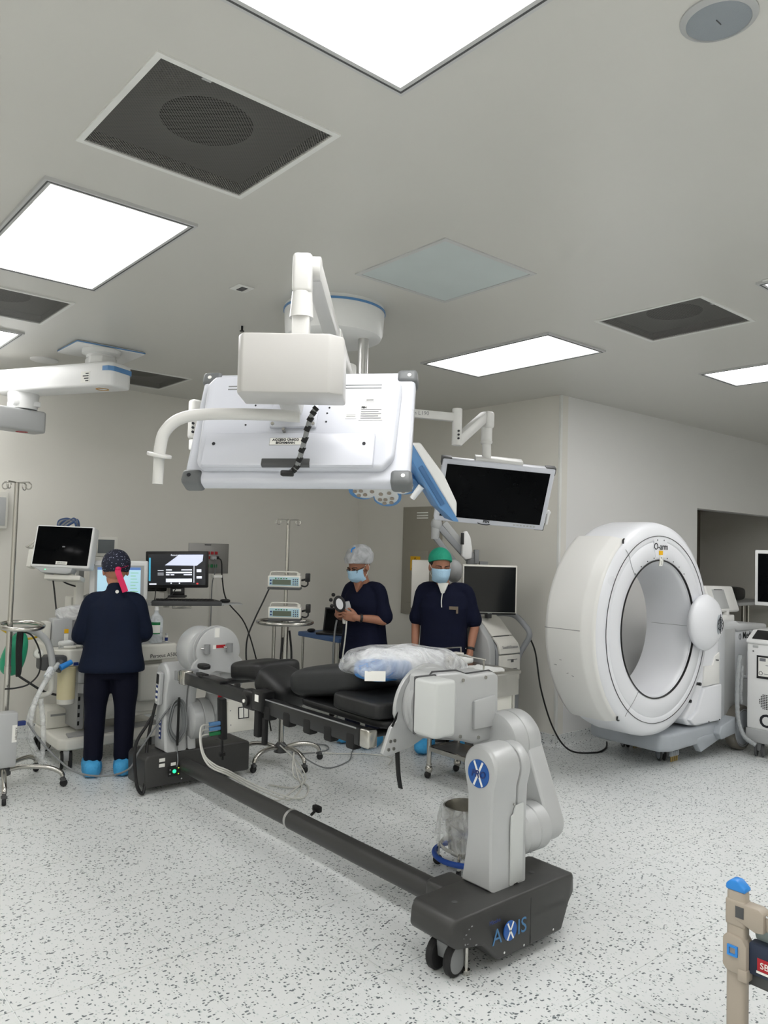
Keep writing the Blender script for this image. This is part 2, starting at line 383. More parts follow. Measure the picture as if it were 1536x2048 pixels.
def vent(x0, x1, y0, y1, label):
    t = thing('ceiling_vent', label, 'ceiling vent', ((x0+x1)/2, (y0+y1)/2, ZC-.004), 'square ceiling vents')
    part('frame', rim(x0-.012, x1+.012, y0-.012, y1+.012, .02, ZC-.006, ZC+.004), FRAME, t)
    part('grille', MB().add([(x0, y0, ZC-.001), (x1, y0, ZC-.001), (x1, y1, ZC-.001), (x0, y1, ZC-.001)], [[0, 1, 2, 3]]), GRILLE, t)
    cx = (x0+x1)/2; cy = (y0+y1)/2; m = MB(); n = 40; r = .155; ring = []
    sq = []
    for k in range(n):
        a = 2*math.pi*k/n; c, s = math.cos(a), math.sin(a); q = 1/max(abs(c), abs(s)); sq.append((cx+c*q*(x1-x0)/2, cy+s*q*(y1-y0)/2, ZC+.05)); ring.append((cx+c*r, cy+s*r, ZC+.05))
    m.add(sq+ring, [[k, (k+1) % n, n+(k+1) % n, n+k] for k in range(n)])
    m.box(x0-.01, x0, y0, y1, ZC, ZC+.2).box(x1, x1+.01, y0, y1, ZC, ZC+.2).box(x0, x1, y0-.01, y0, ZC, ZC+.2).box(x0, x1, y1, y1+.01, ZC, ZC+.2)
    part('plenum', m, DUCT, t); part('duct', MB().lathe([(r, 0), (r, .18), (.001, .18)], (cx, cy, ZC+.05), (0, 0, 1)), DUCTD, t)
    part('latch', MB().box(x0+.14, x0+.17, y0+.012, y0+.022, ZC-.004, ZC), LGREY, t)
vent(*VENTS[0], 'largest dark perforated ceiling vent at the upper left'); vent(*VENTS[1], 'dark ceiling vent cut by the left edge of the photo')
vent(*VENTS[2], 'dark ceiling vent behind the white pendant arm'); vent(*VENTS[3], 'dark perforated ceiling vent on the right beyond the flush access panel')
t = thing('access_panel', 'pale blue-grey square access panel flush in the ceiling', 'ceiling panel', (2.67, 2.72, ZC-.006))
part('frame', rim(2.352, 2.985, 2.40, 3.038, .022, ZC-.006, ZC), GUT, t)
part('panel', MB().box(2.376, 2.961, 2.424, 3.014, ZC-.004, ZC-.001), mat('panel_bluegrey', (196, 205, 204), .55, var=.06, scale=5), t)
t = thing('ceiling_speaker', 'round blue-grey ceiling speaker in the upper right corner', 'speaker', (1.845, .93, ZC-.01))
part('bezel', MB().lathe([(.093, 0), (.093, -.004), (.078, -.012), (.076, 0)], (1.862, .93, ZC), (0, 0, 1)), LGREY, t)
part('grille', MB().lathe([(.078, -.009), (.04, -.011), (.001, -.0115)], (1.862, .93, ZC), (0, 0, 1)), mat('speaker_cloth', (148, 155, 160), .8, bump=.3, bscale=600), t)
part('badge', MB().box(1.85, 1.874, .929, .931, ZC-.0135, ZC-.011), DGREY, t)
t = thing('ceiling_detector', 'tiny square sensor plate on the ceiling left of the monitor arm', 'sensor', (2.055, 3.636, ZC-.008))
part('plate', MB().box(2.008, 2.105, 3.59, 3.69, ZC-.006, ZC-.0005, r=.002), FRAME, t); part('lens', MB().box(2.04, 2.075, 3.61, 3.67, ZC-.009, ZC-.006), DGREY, t)
t = thing('ceiling_detector', 'small square grey plate on the ceiling at the right edge', 'sensor', (3.9, 1.63, ZC-.008))
part('plate', MB().box(3.83, 3.95, 1.58, 1.685, ZC-.006, ZC-.0005, r=.002), FRAME, t); part('lens', MB().box(3.855, 3.925, 1.6, 1.665, ZC-.009, ZC-.006), LGREY, t)
t = thing('sprinkler', 'tiny dark sprinkler head on the ceiling left of the drum mount', 'sprinkler', (2.45, 4.19, ZC-.03))
part('stem', MB().cyl((2.43, 4.28, ZC), (2.43, 4.28, ZC-.03), .007), BLACK, t); part('deflector', MB().cyl((2.43, 4.28, ZC-.035), (2.43, 4.28, ZC-.03), .014), BLACK, t)
single('ceiling_disc', MB().lathe([(.1, 0), (.1, -.008), (.085, -.014), (.001, -.015)], (1.82, 6.2, ZC), (0, 0, 1)), WHITE, 'flat round white cover on the ceiling left of the pendant plate', 'ceiling cover')
# ================================================================ spine operating table
SILV = mat('cable_clip_silver', (190, 190, 188), .3, metal=.6)
def mirY(y, s): return y if s > 0 else 7.235-y      # the far end mirrors the near end
def caster(t, x, y, r, wd, yaw, tyre, hub, fork, name='caster', z=0):
    """twin-wheel caster"""
    R = Matrix.Translation((x, y, z)) @ Matrix.Rotation(yaw, 4, 'Z')
    c = part(name, MB(R).prism([(-.02, r*.9), (.02, r*.9), (r*.62, r*1.9), (r*.62, r*2.1), (-r*.45, r*2.1), (-r*.45, r*1.7)], 'Y', -wd*.28, wd*.28, r=.004).cyl((0, -wd*.5, r), (0, wd*.5, r), r*.16, seg=10), fork, t)
    for s in (-1, 1):
        w_ = part('wheel', MB(R).lathe([(r*.5, -wd*.14), (r*.9, -wd*.16), (r, -wd*.09), (r, wd*.09), (r*.9, wd*.16), (r*.5, wd*.14)], (0, s*wd*.42, r), (0, 1, 0), seg=24), tyre, c)
        part('hub_cap', MB(R).lathe([(.001, s*wd*.17), (r*.5, s*wd*.165), (r*.78, s*wd*.155), (r*.78, 0)], (0, s*wd*.42, r), (0, 1, 0), seg=24), hub, c)
    return c
TB = thing('operating_table', 'long black-railed spine operating table on two silver end columns', 'operating table', (2.52, 3.6, 0))
XPRO = mat('logo_blue', (24, 84, 160), .35)
def table_end(s):
    Yv = lambda y: mirY(y, s)
    def ys(a, b): a, b = Yv(a), Yv(b); return (min(a, b), max(a, b))
    # ---- charcoal base
    m = MB(); a, b = ys(2.05, 2.37)
    if s > 0: m.prism([(2.165, .165), (2.175, .225), (2.20, .25), (2.925, .25), (2.95, .235), (2.955, .155), (2.88, .135), (2.80, .05), (2.40, .05), (2.31, .135), (2.2, .135)], 'Y', a, b, r=.016, seg=3)
    else: m.prism([(2.185, .04), (2.178, .225), (2.20, .25), (2.945, .25), (2.965, .235), (2.965, .04)], 'Y', a, b, r=.016, seg=3)
    for v in m.v:
        k = max(0, min(1, (abs(v.x-2.56)-.26)/.14)); v.y = (a+b)/2+(v.y-(a+b)/2)*(1-(.34 if s > 0 else .16)*k)
    base = part('base', m, CHAR, TB)
    part('base_seam', MB().box(2.589, 2.591, Yv(2.0485)-.0005, Yv(2.0485)+.0005, .055, .245) if s > 0 else MB().box(2.6, 2.602, a-.0008, a+.0002, .055, .245), BLACK, base)
    for x in (2.3, 2.78): part('access_plug', MB().cyl((x, Yv(2.2), .2495), (x, Yv(2.2), .252), .012), DGREY, base)
    for x, z in ((2.43, .075), (2.55, .068), (2.74, .075)): part('screw', MB().cyl((x, a-.002, z), (x, a+.004, z), .005, seg=10), CHROME, base)
    for x, yy, yw in ((2.25, 2.19, .15), (2.9, 2.2, .9)):
        caster(TB, x if s > 0 else 2.58+(x-2.58)*.8, Yv(yy), .066 if s > 0 else .04, .1 if s > 0 else .05, yw, RUBBER, MGREY, MGREY)
    if s > 0: part('floor_jack', MB().cyl((2.3, 2.13, 0.001), (2.3, 2.13, .02), .016).cyl((2.3, 2.13, .02), (2.3, 2.13, .12), .008), STEEL, TB)
    # ---- column: tombstone profile in y-z
    yc = Yv(2.24); P = []; cx = 0 if s > 0 else -.15; lx = 0 if s > 0 else -.2; hw = 0 if s > 0 else .11
    for k in range(17):
        t = math.pi*(-.08+1.16*k/16); P.append((yc-s*.095*math.cos(t), .738+.098*math.sin(t)))
    P += [(yc+s*.07, .62), (yc+s*.066, .45), (yc+s*.078, .36), (yc+s*.095, .25), (yc-s*.078, .25), (yc-s*.074, .5), (yc-s*.078, .66)]
    col = part('column', MB().prism(P, 'X', 2.47+cx, 2.635+cx, r=.022, seg=3, only='rim'), TGREY2 if False else TGREY, TB, ang=30)
    Q = [(yc+(y-yc)*.985, .25+(z-.25)*.985) for y, z in P]
    part('column_housing', MB().prism(Q, 'X', 2.637+cx, 2.70+cx, r=.012, seg=2, only='rim'), TGREY, TB, ang=30)
    a, b = ys(2.155, 2.163)
    cv = part('service_cover', MB().prism([(x_+cx, z_) for x_, z_ in [(2.585, .255), (2.665, .262), (2.665, .585), (2.612, .58), (2.60, .548), (2.585, .54)]], 'Y', a, b, r=.003), TGREY2, TB)
    part('screw', MB().cyl((2.60+cx, Yv(2.1525), .588), (2.60+cx, Yv(2.158), .588), .005, seg=10), STEEL, col)
    # ---- lower drum, swing link, upper drum
    zl, zu, yu = .43, .755, Yv(2.43)
    ks = 1 if s > 0 else 1.32
    part('pivot_drum', MB().lathe([(r_*ks, h_) for r_, h_ in [(.085, 2.69), (.105, 2.71), (.105, 2.775), (.1, 2.78), (.105, 2.785), (.105, 2.85), (.095, 2.86)]], (lx, Yv(2.25), zl), (1, 0, 0), seg=40), TGREY, TB)
    dy, dz = yu-Yv(2.25), zu-zl; L_ = math.hypot(dy, dz); nx, nz_ = -dz/L_, dy/L_; hull = []
    an = math.atan2(dz, dy)
    for k in range(13): t = an+math.pi/2+math.pi*k/12; hull.append((Yv(2.25)+.085*math.cos(t), zl+.085*math.sin(t)))
    for k in range(13): t = an-math.pi/2+math.pi*k/12; hull.append((yu+.125*math.cos(t), zu+.125*math.sin(t)))
    part('swing_link', MB().prism(hull, 'X', 2.855+lx, 2.975+lx, r=.02, seg=3, only='rim'), TGREY, TB, ang=30)
    part('shoulder_drum', MB().lathe([(.10, 2.76), (.135, 2.78), (.138, 2.86), (.133, 2.864), (.138, 2.868), (.136, 2.95), (.11, 2.985), (.001, 2.99)], (lx, yu, zu+.01), (1, 0, 0), seg=44), TGREY, TB)
    # ---- head gearbox
    a, b = ys(2.44, 2.60)
    if s < 0: g = part('head_drum', MB().lathe([(.12, 0), (.15, .012), (.155, .03), (.155, .16), (.14, .18), (.05, .19)], (2.485, 4.65, .94), (0, 1, 0), seg=44), TGREY, TB)
    else: g = part('head_housing', MB().prism([(x_-(hw if x_ > 2.7 else 0), z_) for x_, z_ in [(2.385, 1.085), (2.41, 1.11), (2.56, 1.105), (2.62, 1.085), (2.78, 1.088), (2.815, 1.07), (2.82, .80), (2.80, .775), (2.66, .77), (2.5, .82), (2.385, .84)]], 'Y', a, b, r=.014, seg=3), TGREY, TB, ang=30)
    a1, b1 = ys(2.426, 2.442)
    if s > 0: part('housing_panel', MB().prism([(2.64, .97), (2.78, .985), (2.78, .84), (2.64, .84)], 'Y', a1, b1, r=.006), TGREY, g)
    if s > 0: part('housing_gasket', MB().prism([(2.38, 1.09), (2.41, 1.117), (2.56, 1.112), (2.62, 1.092), (2.782, 1.094), (2.822, 1.075), (2.822, 1.06), (2.38, 1.06)], 'Y', Yv(2.475)-.002, Yv(2.475)+.002), DGREY, g)
    a1, b1 = ys(2.425, 2.445)
    if s > 0: part('housing_boss', MB().cyl((2.47, a1, .985), (2.47, b1, .985), .055, seg=28, bev=.006), TGREY, g)
    for x, z in () if s < 0 else ((2.45, 1.075), (2.57, 1.068), (2.72, 1.068), (2.56, .82), (2.68, .80), (2.775, .90)): part('bolt', MB().cyl((x, Yv(2.434), z), (x, Yv(2.445), z), .008, seg=12), STEEL, g)
    a, b = ys(2.295, 2.435)
    if s > 0: part('white_cover', MB().box(2.262, 2.385, a, b, .872, 1.108, r=.018, seg=3), TGREY2, TB)
    if s > 0: part('cover_gasket', MB().box(2.268, 2.392, *ys(2.425, 2.44), .868, 1.112, r=.006), DGREY, TB)
    # ---- disc and flared end plate
    a, b = ys(2.56, 2.612)
    part('rotation_ring', MB().lathe([(.02, 0), (.14, 0), (.15, .006), (.154, .02), (.15, .03), (.16, .04), (.16, .052), (.02, .052)], (2.52, Yv(2.555), .95), (0, s, 0), seg=56), TGREY, TB)
    P = []
    for k in range(21):
        t = math.pi*(-.02+1.04*k/20); P.append((2.52+.198*math.cos(t), .925+.198*math.sin(t)))
    P += [(2.335, .885), (2.3, .855), (2.255, .75), (2.275, .735), (2.42, .755), (2.5, .785), (2.58, .77), (2.66, .755), (2.765, .735), (2.785, .75), (2.74, .855), (2.705, .885)]
    if s < 0: P = [(2.53+(x-2.52)*.8, .935+(z-.925)*.85) for x, z in P]
    a, b = ys(2.61, 2.632)
    pl = part('end_plate', MB().prism(P, 'Y', a, b, r=.004), TGREY, TB, ang=30)
    for sx in (-1, 1) if s > 0 else ():
        part('slot', MB().prism([(2.52+sx*.185, .925), (2.52+sx*.20, .905), (2.52+sx*.222, .865), (2.52+sx*.212, .86), (2.52+sx*.19, .895)], 'Y', *ys(2.607, 2.6095)), BLACK, pl)
        for dx, z in ((.235, .765), (.205, .765), (.225, .80), (.2, .80)): part('bolt', MB().cyl((2.52+sx*dx, Yv(2.604), z), (2.52+sx*dx, Yv(2.612), z), .0075, seg=12), STEEL, pl)
    return col, pl, base
col_n, plate_n, base_n = table_end(1); col_f, plate_f, base_f = table_end(-1)
# round blue badge on the near column (faces -X)
bd = part('badge', MB().cyl((2.466, 2.24, .718), (2.4695, 2.24, .718), .058, seg=40), XPRO, col_n)
for sg in (-1, 1): part('badge_cross', MB(Matrix.Translation((2.4655, 2.24, .718)) @ Matrix.Rotation(sg*.45, 4, 'X')).box(-.0006, .0006, -.0048, .0048, -.055, .055), PAPER, bd)
text('badge_lettering', 'PRO', NAVYC, bd, (2.4642, 2.24, .704), (0, -1, 0), (0, 0, 1), .04, shear=.25, bold=.0012)
# base lettering on the front face
ax = part('logo_disc', MB().cyl((2.46, 2.0445, .152), (2.46, 2.049, .152), .038, seg=36), XPRO, base_n)
for sg in (-1, 1): part('logo_cross', MB(Matrix.Translation((2.46, 2.0438, .152)) @ Matrix.Rotation(sg*.5, 4, 'Y')).box(-.0035, .0035, -.0006, .0006, -.037, .037), PAPER, ax)
LGB = mat('logo_letter_blue', (66, 116, 160), .4)
text('logo_letter', 'A', LGB, base_n, (2.385, 2.0475, .122), (1, 0, 0), (0, 0, 1), .085)
text('logo_letter', 'IS', LGB, base_n, (2.535, 2.0475, .122), (1, 0, 0), (0, 0, 1), .085)
text('logo_small_line', 'Mizuho', NAVYC, base_n, (2.37, 2.0475, .205), (1, 0, 0), (0, 0, 1), .022)
sc_ = MB()
for k in range(8):
    x = 2.225+random.random()*.05; z = .14+random.random()*.08; yq = 2.21-.16*(1-.34*max(0, min(1, (abs(x-2.56)-.26)/.14)))-.0008; sc_.box(x, x+.003+.008*random.random(), yq, yq+.002, z, z+.002+.005*random.random())
part('scuff_marks', sc_, MGREY, base_n)
# ---- connecting beam, telescopic
part('beam', MB().cyl((2.46, 2.3, .155), (2.46, 3.6, .155), .052, seg=32), CHAR, TB)
part('beam_tube', MB().cyl((2.46, 3.6, .155), (2.46, 4.9, .155), .046, seg=32), CHAR, TB)
part('beam_collar', MB().cyl((2.46, 3.585, .155), (2.46, 3.605, .155), .0525, seg=32), SILV, TB)
part('beam_socket', MB().box(2.38, 2.54, 2.30, 2.46, .07, .235, r=.02, seg=3), CHAR, TB)
part('beam_clamp', MB().cyl((2.52, 3.5, .19), (2.56, 3.5, .215), .008).box(2.545, 2.575, 3.47, 3.53, .2, .235, r=.008), BLACK, TB)
# ---- side rails
RAIL = mat('carbon_rail', (33, 34, 35), .32, var=.15, scale=60)
for sx in (-1, 1):
    x = 2.52+sx*.285
    r = part('side_rail', MB().box(x-.03, x+.03, 2.72, 3.62, .768, .845, r=.008), RAIL, TB)
    part('side_rail', MB().box(x-.026, x+.026, 3.62, 4.45, .782, .852, r=.008), RAIL, TB)
    part('rail_tip', MB().box(x-.028, x+.028, 2.655, 2.722, .765, .848, r=.01, seg=3), STEEL, TB)
    part('rail_tip', MB().box(x-.034, x+.034, 4.43, 4.50, .775, .862, r=.008).box(x-.026, x+.026, 4.5, 4.53, .79, .85, r=.004), STEEL, TB)
    part('rail_lip', MB().box(x-.0315, x-.028, 2.74, 3.6, .841, .847), MGREY, r)
    for y in (2.78, 2.95, 3.12, 3.3, 3.48): part('rail_clip', MB().box(x-.036, x+.02, y-.03, y+.03, .742, .815, r=.012), BLACKM, r)
    part('rail_arm', MB().box(x-.03 if sx < 0 else x-.12, x+.12 if sx < 0 else x+.03, 4.53, 4.57, .79, .85, r=.006), MGREY, TB)
part('cross_bar', MB().cyl((2.24, 4.2, .82), (2.8, 4.2, .82), .018), BLACK, TB)
part('cross_bar', MB().cyl((2.24, 2.76, .80), (2.8, 2.76, .80), .018), BLACK, TB)
# hinge knuckle and clamp on the left rail
h = part('rail_hinge', MB().box(2.19, 2.262, 3.60, 3.72, .765, .87, r=.02, seg=3).cyl((2.175, 3.66, .815), (2.2, 3.66, .815), .03, seg=24), BLACK, TB)
part('hinge_pin', MB().cyl((2.168, 3.66, .815), (2.178, 3.66, .815), .009), PAPER, h)
part('clamp_lever', MB().box(2.19, 2.23, 3.54, 3.585, .64, .80, r=.008).box(2.2, 2.225, 3.49, 3.52, .61, .75, r=.006), BLACKM, TB)
part('clamp_body', MB().box(2.18, 2.265, 3.50, 3.60, .78, .885, r=.012), BLACK, TB)
part('clamp_label', MB().box(2.177, 2.1795, 3.525, 3.56, .83, .865), PAPER, TB)
part('fixture', MB().box(2.2, 2.28, 3.98, 4.2, .85, .868, r=.004).box(2.215, 2.25, 4.2, 4.3, .855, .875, r=.004), BLACK, TB)
part('knob', MB().sell((2.33, 4.42, .885), (.03, .05, .018), .6, .6), BLACK, TB)
# far end plate details
part('plate_sticker', MB().box(2.495, 2.53, 4.6015, 4.603, 1.035, 1.095), PAPER, plate_f)
part('plate_red_label', MB().box(2.51, 2.575, 4.6015, 4.603, .965, .985), REDP, plate_f)
part('plate_white_label', MB().box(2.485, 2.507, 4.6015, 4.603, .96, .985), PAPER, plate_f)
for x in (2.435, 2.60):
    c = part('plate_socket', MB().cyl((x, 4.585, .935), (x, 4.585, .995), .02, seg=20), MGREY, plate_f)
    part('pin', MB().cyl((x-.05, 4.58, .972), (x-.02, 4.585, .968), .006), CHROME, c)
part('brake_switch', MB().box(2.52, 2.55, 4.56, 4.58, .64, .73, r=.004), REDP, TB)
# far column: hung cable coil, remote control, labels
for k in range(6):
    rr = .055+.006*k
    part('coiled_cable', MB().tube([(2.395+rr*.78*math.cos(2*math.pi*i/20)+.004*math.sin(5*i), 4.893-.005*(k % 3), .455+(.105+.008*k)*math.sin(2*math.pi*i/20)) for i in range(20)], .0055, seg=6, n=2, closed=True), CABLE_G, col_f)
part('cable_strap', MB().box(2.386, 2.402, 4.866, 4.877, .295, .615, r=.003), BLACK, col_f)

part('cable_tail', MB().tube([(2.40, 4.905, .34), (2.405, 4.895, .26), (2.40, 4.865, .2), (2.39, 4.855, .16)], .004, seg=6), CABLE_G, TB)
part('mains_lead', MB().tube([(2.36, 4.91, .56), (2.32, 4.93, .5), (2.26, 4.98, .38), (2.18, 5.0, .25), (2.1, 4.95, .17), (1.95, 4.95, .15), (1.8, 5.1, .17), (1.68, 5.3, .3), (1.6, 5.43, .44)], .0065, seg=8), CABLE_G, TB)
rc = part('remote_control', MB(Matrix.Translation((2.302, 5.02, .0)) @ Matrix.Rotation(.06, 4, 'X')).box(-.016, .016, -.028, .028, .56, .775, r=.008, seg=3), LGREY, TB)
part('remote_display', MB(Matrix.Translation((2.284, 5.02, .0)) @ Matrix.Rotation(.06, 4, 'X')).box(-.001, .0015, -.017, .017, .70, .765), BLACK, rc)
for k in range(6): part('remote_key', MB(Matrix.Translation((2.284, 5.02, .0)) @ Matrix.Rotation(.06, 4, 'X')).box(-.0015, .0015, -.012, .012, .585+.018*k, .599+.018*k), NAVYC if k % 2 else PAPER, rc)
part('remote_bracket', MB().box(2.30, 2.322, 5.0, 5.04, .62, .66), BLACK, TB)
part('remote_cord', MB().tube([(2.295, 5.01, .565), (2.28, 5.01, .5), (2.24, 5.0, .3), (2.19, 4.9, .06), (2.16, 4.88, .02), (2.13, 4.9, .1), (2.15, 4.98, .3), (2.24, 5.02, .42), (2.28, 5.03, .47)], .011, seg=8), CABLE_B, TB)
part('side_label', MB().box(2.3168, 2.319, 4.965, 4.995, .33, .46), NAVYC, col_f)
for z in (.345, .375, .405, .435): part('label_line', MB().box(2.3155, 2.3172, 4.972, 4.990, z, z+.012), PAPER, col_f)
cp = part('control_panel', MB().box(2.335, 2.42, 4.861, 4.868, .10, .165), BLACK, base_f)
part('power_lamp', MB().cyl((2.375, 4.857, .132), (2.375, 4.863, .132), .012), mat('green_lamp', (40, 235, 150), .3, emit=1.6), cp)
for x, z in ((2.345, .145), (2.345, .118), (2.405, .15), (2.405, .112)): part('status_light', MB().box(x-.004, x+.004, 4.859, 4.862, z-.003, z+.003), mat('yellow_lamp', (220, 230, 90), .3, emit=.6) if x > 2.4 else LGREY, cp)
for z in (.17, .205): part('base_label', MB().box(2.27, 2.31, 4.868, 4.8705, z, z+.022), PAPER, base_f)
part('base_label', MB().box(2.35, 2.385, 4.862, 4.8645, .17, .19), PAPER, base_f)
# ---------------- padding on the table
def pad(name, c, r, label, rz=0, e1=.45, e2=.4, fn=None, rx=0, ry=0, m=VINYL):
    R = (Euler((math.radians(rx), math.radians(ry), math.radians(rz))).to_matrix())
    return single(name, MB().sell(c, r, e1, e2, 40, 22, R, fn), m, label, 'cushion', 'black pads on the operating table', ang=60)
def dent(q):
    q = q.copy(); q.z *= 1-.18*math.exp(-((q.y)/.08)**2); return q
pad('head_cushion', (2.5, 3.98, .912), (.17, .16, .062), 'black head cushion at the far end of the operating table', 4, fn=dent, rx=-6)
pad('face_cushion', (2.41, 3.64, .875), (.14, .14, .08), 'rounded black pad leaning over the rail hinge', 8, .6, .6, rx=24)
pad('chest_pad', (2.56, 3.46, .855), (.17, .07, .02), 'black chest pad between the two table rails', 0)
pad('leg_pillow', (2.50, 3.2, .972), (.21, .29, .08), 'long dark grey pillow under the plastic-wrapped bundle', 3, .55, .5, rx=-10, m=mat('charcoal_pillow', (36, 38, 39), .6, var=.1, scale=16, bump=.3, bscale=9))
pad('knee_pad', (2.46, 2.84, .918), (.2, .19, .044), 'flat black pad at the near end of the operating table', -2, .35, .3)
pad('support_pad', (2.5, 3.0, .855), (.2, .35, .022), 'thin black support pad lowest on the near rails', 0, .3, .25)
# ================================================================ ring scanner (white gantry on a wheeled stand)
OW = mat('scanner_white', (226, 228, 232), .3, var=.015, scale=3); OWW = mat('scanner_warm_white', (226, 226, 223), .33, var=.015, scale=3)
OGREY = mat('scanner_base_grey', (168, 174, 180), .4)
GX, GZ, GY = 5.38, 1.105, 3.10
SCN = thing('ring_scanner', 'big white ring-shaped imaging scanner on a grey wheeled stand', 'medical scanner', (5.9, 3.4, 0))
prof = [(.505, .03), (.51, .012), (.525, 0), (.645, .004), (.652, .009), (.659, .004), (.665, .002), (.745, .012), (.785, .035), (.798, .075), (.80, .12), (.80, .36), (.79, .40), (.76, .42), (.53, .42), (.51, .41), (.505, .39), (.505, .03)]
g = part('gantry_ring', MB().lathe(prof, (GX, GY, GZ), (0, 1, 0), seg=110, up=(0, 0, 1)), OW, SCN, ang=45)
part('bore_liner', MB().lathe([(.5045, .025), (.499, .03), (.492, .06), (.49, .2), (.494, .39), (.5045, .41)], (GX, GY, GZ), (0, 1, 0), seg=96, up=(0, 0, 1), cap=False), OW, SCN, ang=60)
part('bore_seal', MB().lathe([(.508, -.002), (.514, -.003), (.516, .002), (.508, .012), (.508, -.002)], (GX, GY, GZ), (0, 1, 0), seg=96, up=(0, 0, 1)), BLACK, g)
part('face_groove', MB().lathe([(.6925, .0015), (.6965, .0015), (.6965, .008), (.6925, .008), (.6925, .0015)], (GX, GY, GZ), (0, 1, 0), seg=110, up=(0, 0, 1)), DGREY, g)
# the door segment, on the left, standing proud of the ring
A0, A1 = math.radians(218), math.radians(326)
dp = [(.78, .03), (.792, .034), (.802, .05), (.804, .078), (.809, .083), (.812, .105), (.816, .11), (.819, .135), (.82, .2), (.82, .40), (.812, .43), (.79, .445), (.70, .445), (.70, .42), (.785, .42), (.78, .03)]
dr = part('gantry_door', MB().lathe(dp, (GX, GY, GZ), (0, 1, 0), seg=96, a0=A0, a1=A1, up=(0, 0, 1)), OWW, SCN, ang=45)
part('door_seam', MB().lathe([(.818, .13), (.8207, .13), (.8207, .43), (.818, .43), (.818, .13)], (GX, GY, GZ), (0, 1, 0), seg=2, a0=math.radians(270.6), a1=math.radians(270.9), up=(0, 0, 1)), MGREY, dr)
def onring(r, deg, y): a = math.radians(deg); return Vector((GX+r*math.sin(a), GY+y, GZ+r*math.cos(a)))
part('door_latch', MB().tube([onring(.785, 323, .02), onring(.797, 325, .03), onring(.787, 327, .04)], .006, seg=6), BLACK, dr)
part('door_latch', MB().tube([onring(.785, 221, .02), onring(.797, 219, .03), onring(.785, 217, .035)], .006, seg=6), BLACK, dr)
for d0 in (322, 216): part('face_seam', MB().tube([onring(.52, d0-3, -.0015), onring(.6, d0-2, .001), onring(.69, d0, .003), onring(.74, d0, .009)], .0016, seg=5), MGREY, g)
part('liner_seam', MB().tube([onring(.489, 90.3, .05), onring(.4885, 90.3, .2), onring(.492, 90.3, .36)], .0014, seg=5), MGREY, g)
for d0 in range(-40, 41, 10): part('screw', MB().cyl(onring(.535, d0*1.0, -.004), onring(.535, d0, .002), .004, seg=8), DGREY, g)
for d0 in (-4, 4): part('screw', MB().cyl(onring(.665, d0, -.002), onring(.665, d0, .004), .005, seg=8), DGREY, g)
tp = part('face_panel', MB().lathe([(.535, -.0015), (.675, .0005), (.675, .004), (.535, .003), (.535, -.0015)], (GX, GY, GZ), (0, 1, 0), seg=12, a0=math.radians(-8), a1=math.radians(8), up=(0, 0, 1)), OW, g)
text('lettering', 'O-arm', INK, tp, (GX, GY-.0035, GZ+.592), (1, 0, 0), (0, 0, 1), .072)
part('warning_sticker', MB().box(GX-.028, GX+.026, GY-.004, GY-.002, GZ+.552, GZ+.584), YELL, tp)
part('paper_tag', MB().box(GX-.018, GX+.02, GY-.004, GY-.002, GZ+.515, GZ+.55).box(GX-.022, GX+.024, GY-.006, GY+.0, GZ+.47, GZ+.515, R=rotm('X', 12)), PAPER, tp)
for x, z in ((0, .53), (-.004, .5), (.003, .485)): part('print', MB().box(GX+x-.003, GX+x+.003, GY-.0085, GY-.0065, GZ+z-.003, GZ+z+.003), INK, tp)
part('bore_catch', MB().box(4.915, 4.945, 3.50, 3.535, 1.08, 1.15, r=.006), OW, SCN)
sm = MB()
for dg, y, a, l in ((247, .22, .5, .05), (248.5, .26, -.7, .02), (252, .35, .2, .025), (255, .3, .1, .02)):
    p = onring(.8206, dg, y); sm.cyl(p, p+Vector((0, l*math.cos(a), l*math.sin(a)*.5)), .0022, .0008, seg=5)
part('scuff_marks', sm, DGREY, dr)
# shield with the brain emblem
def flat_r(q):
    q = q.copy(); q.x = min(q.x, .135); q.z *= (1-.25*max(0, q.x/.3)); return q
sh = part('pivot_shield', MB().sell((5.985, 3.05, 1.135), (.255, .085, .222), 1, 1, 40, 24, None, flat_r), OW, SCN, ang=50)
part('shield_plate', MB().sell((6.035, 3.0, 1.125), (.072, .043, .1), 1, 1, 28, 16, None, flat_r), OGREY, SCN)
em = MB(); EC = Vector((6.03, 2.954, 1.125))
em.tube([EC+Vector((.043*math.cos(2*math.pi*k/16), 0, .052*math.sin(2*math.pi*k/16)*(1+.1*math.sin(5*k)))) for k in range(16)], .0025, seg=5, n=3, closed=True)
em.tube([EC+Vector((0, 0, -.075)), EC+Vector((0, 0, .08))], .0025, seg=5, spline=False)
for sx in (-1, 1):
    em.tube([EC+Vector((sx*.006, 0, .04)), EC+Vector((sx*.022, 0, .03)), EC+Vector((sx*.012, 0, .012)), EC+Vector((sx*.032, 0, .006)), EC+Vector((sx*.014, 0, -.014)), EC+Vector((sx*.026, 0, -.03)), EC+Vector((sx*.008, 0, -.04))], .002, seg=5)
part('emblem', em, INK, sh)
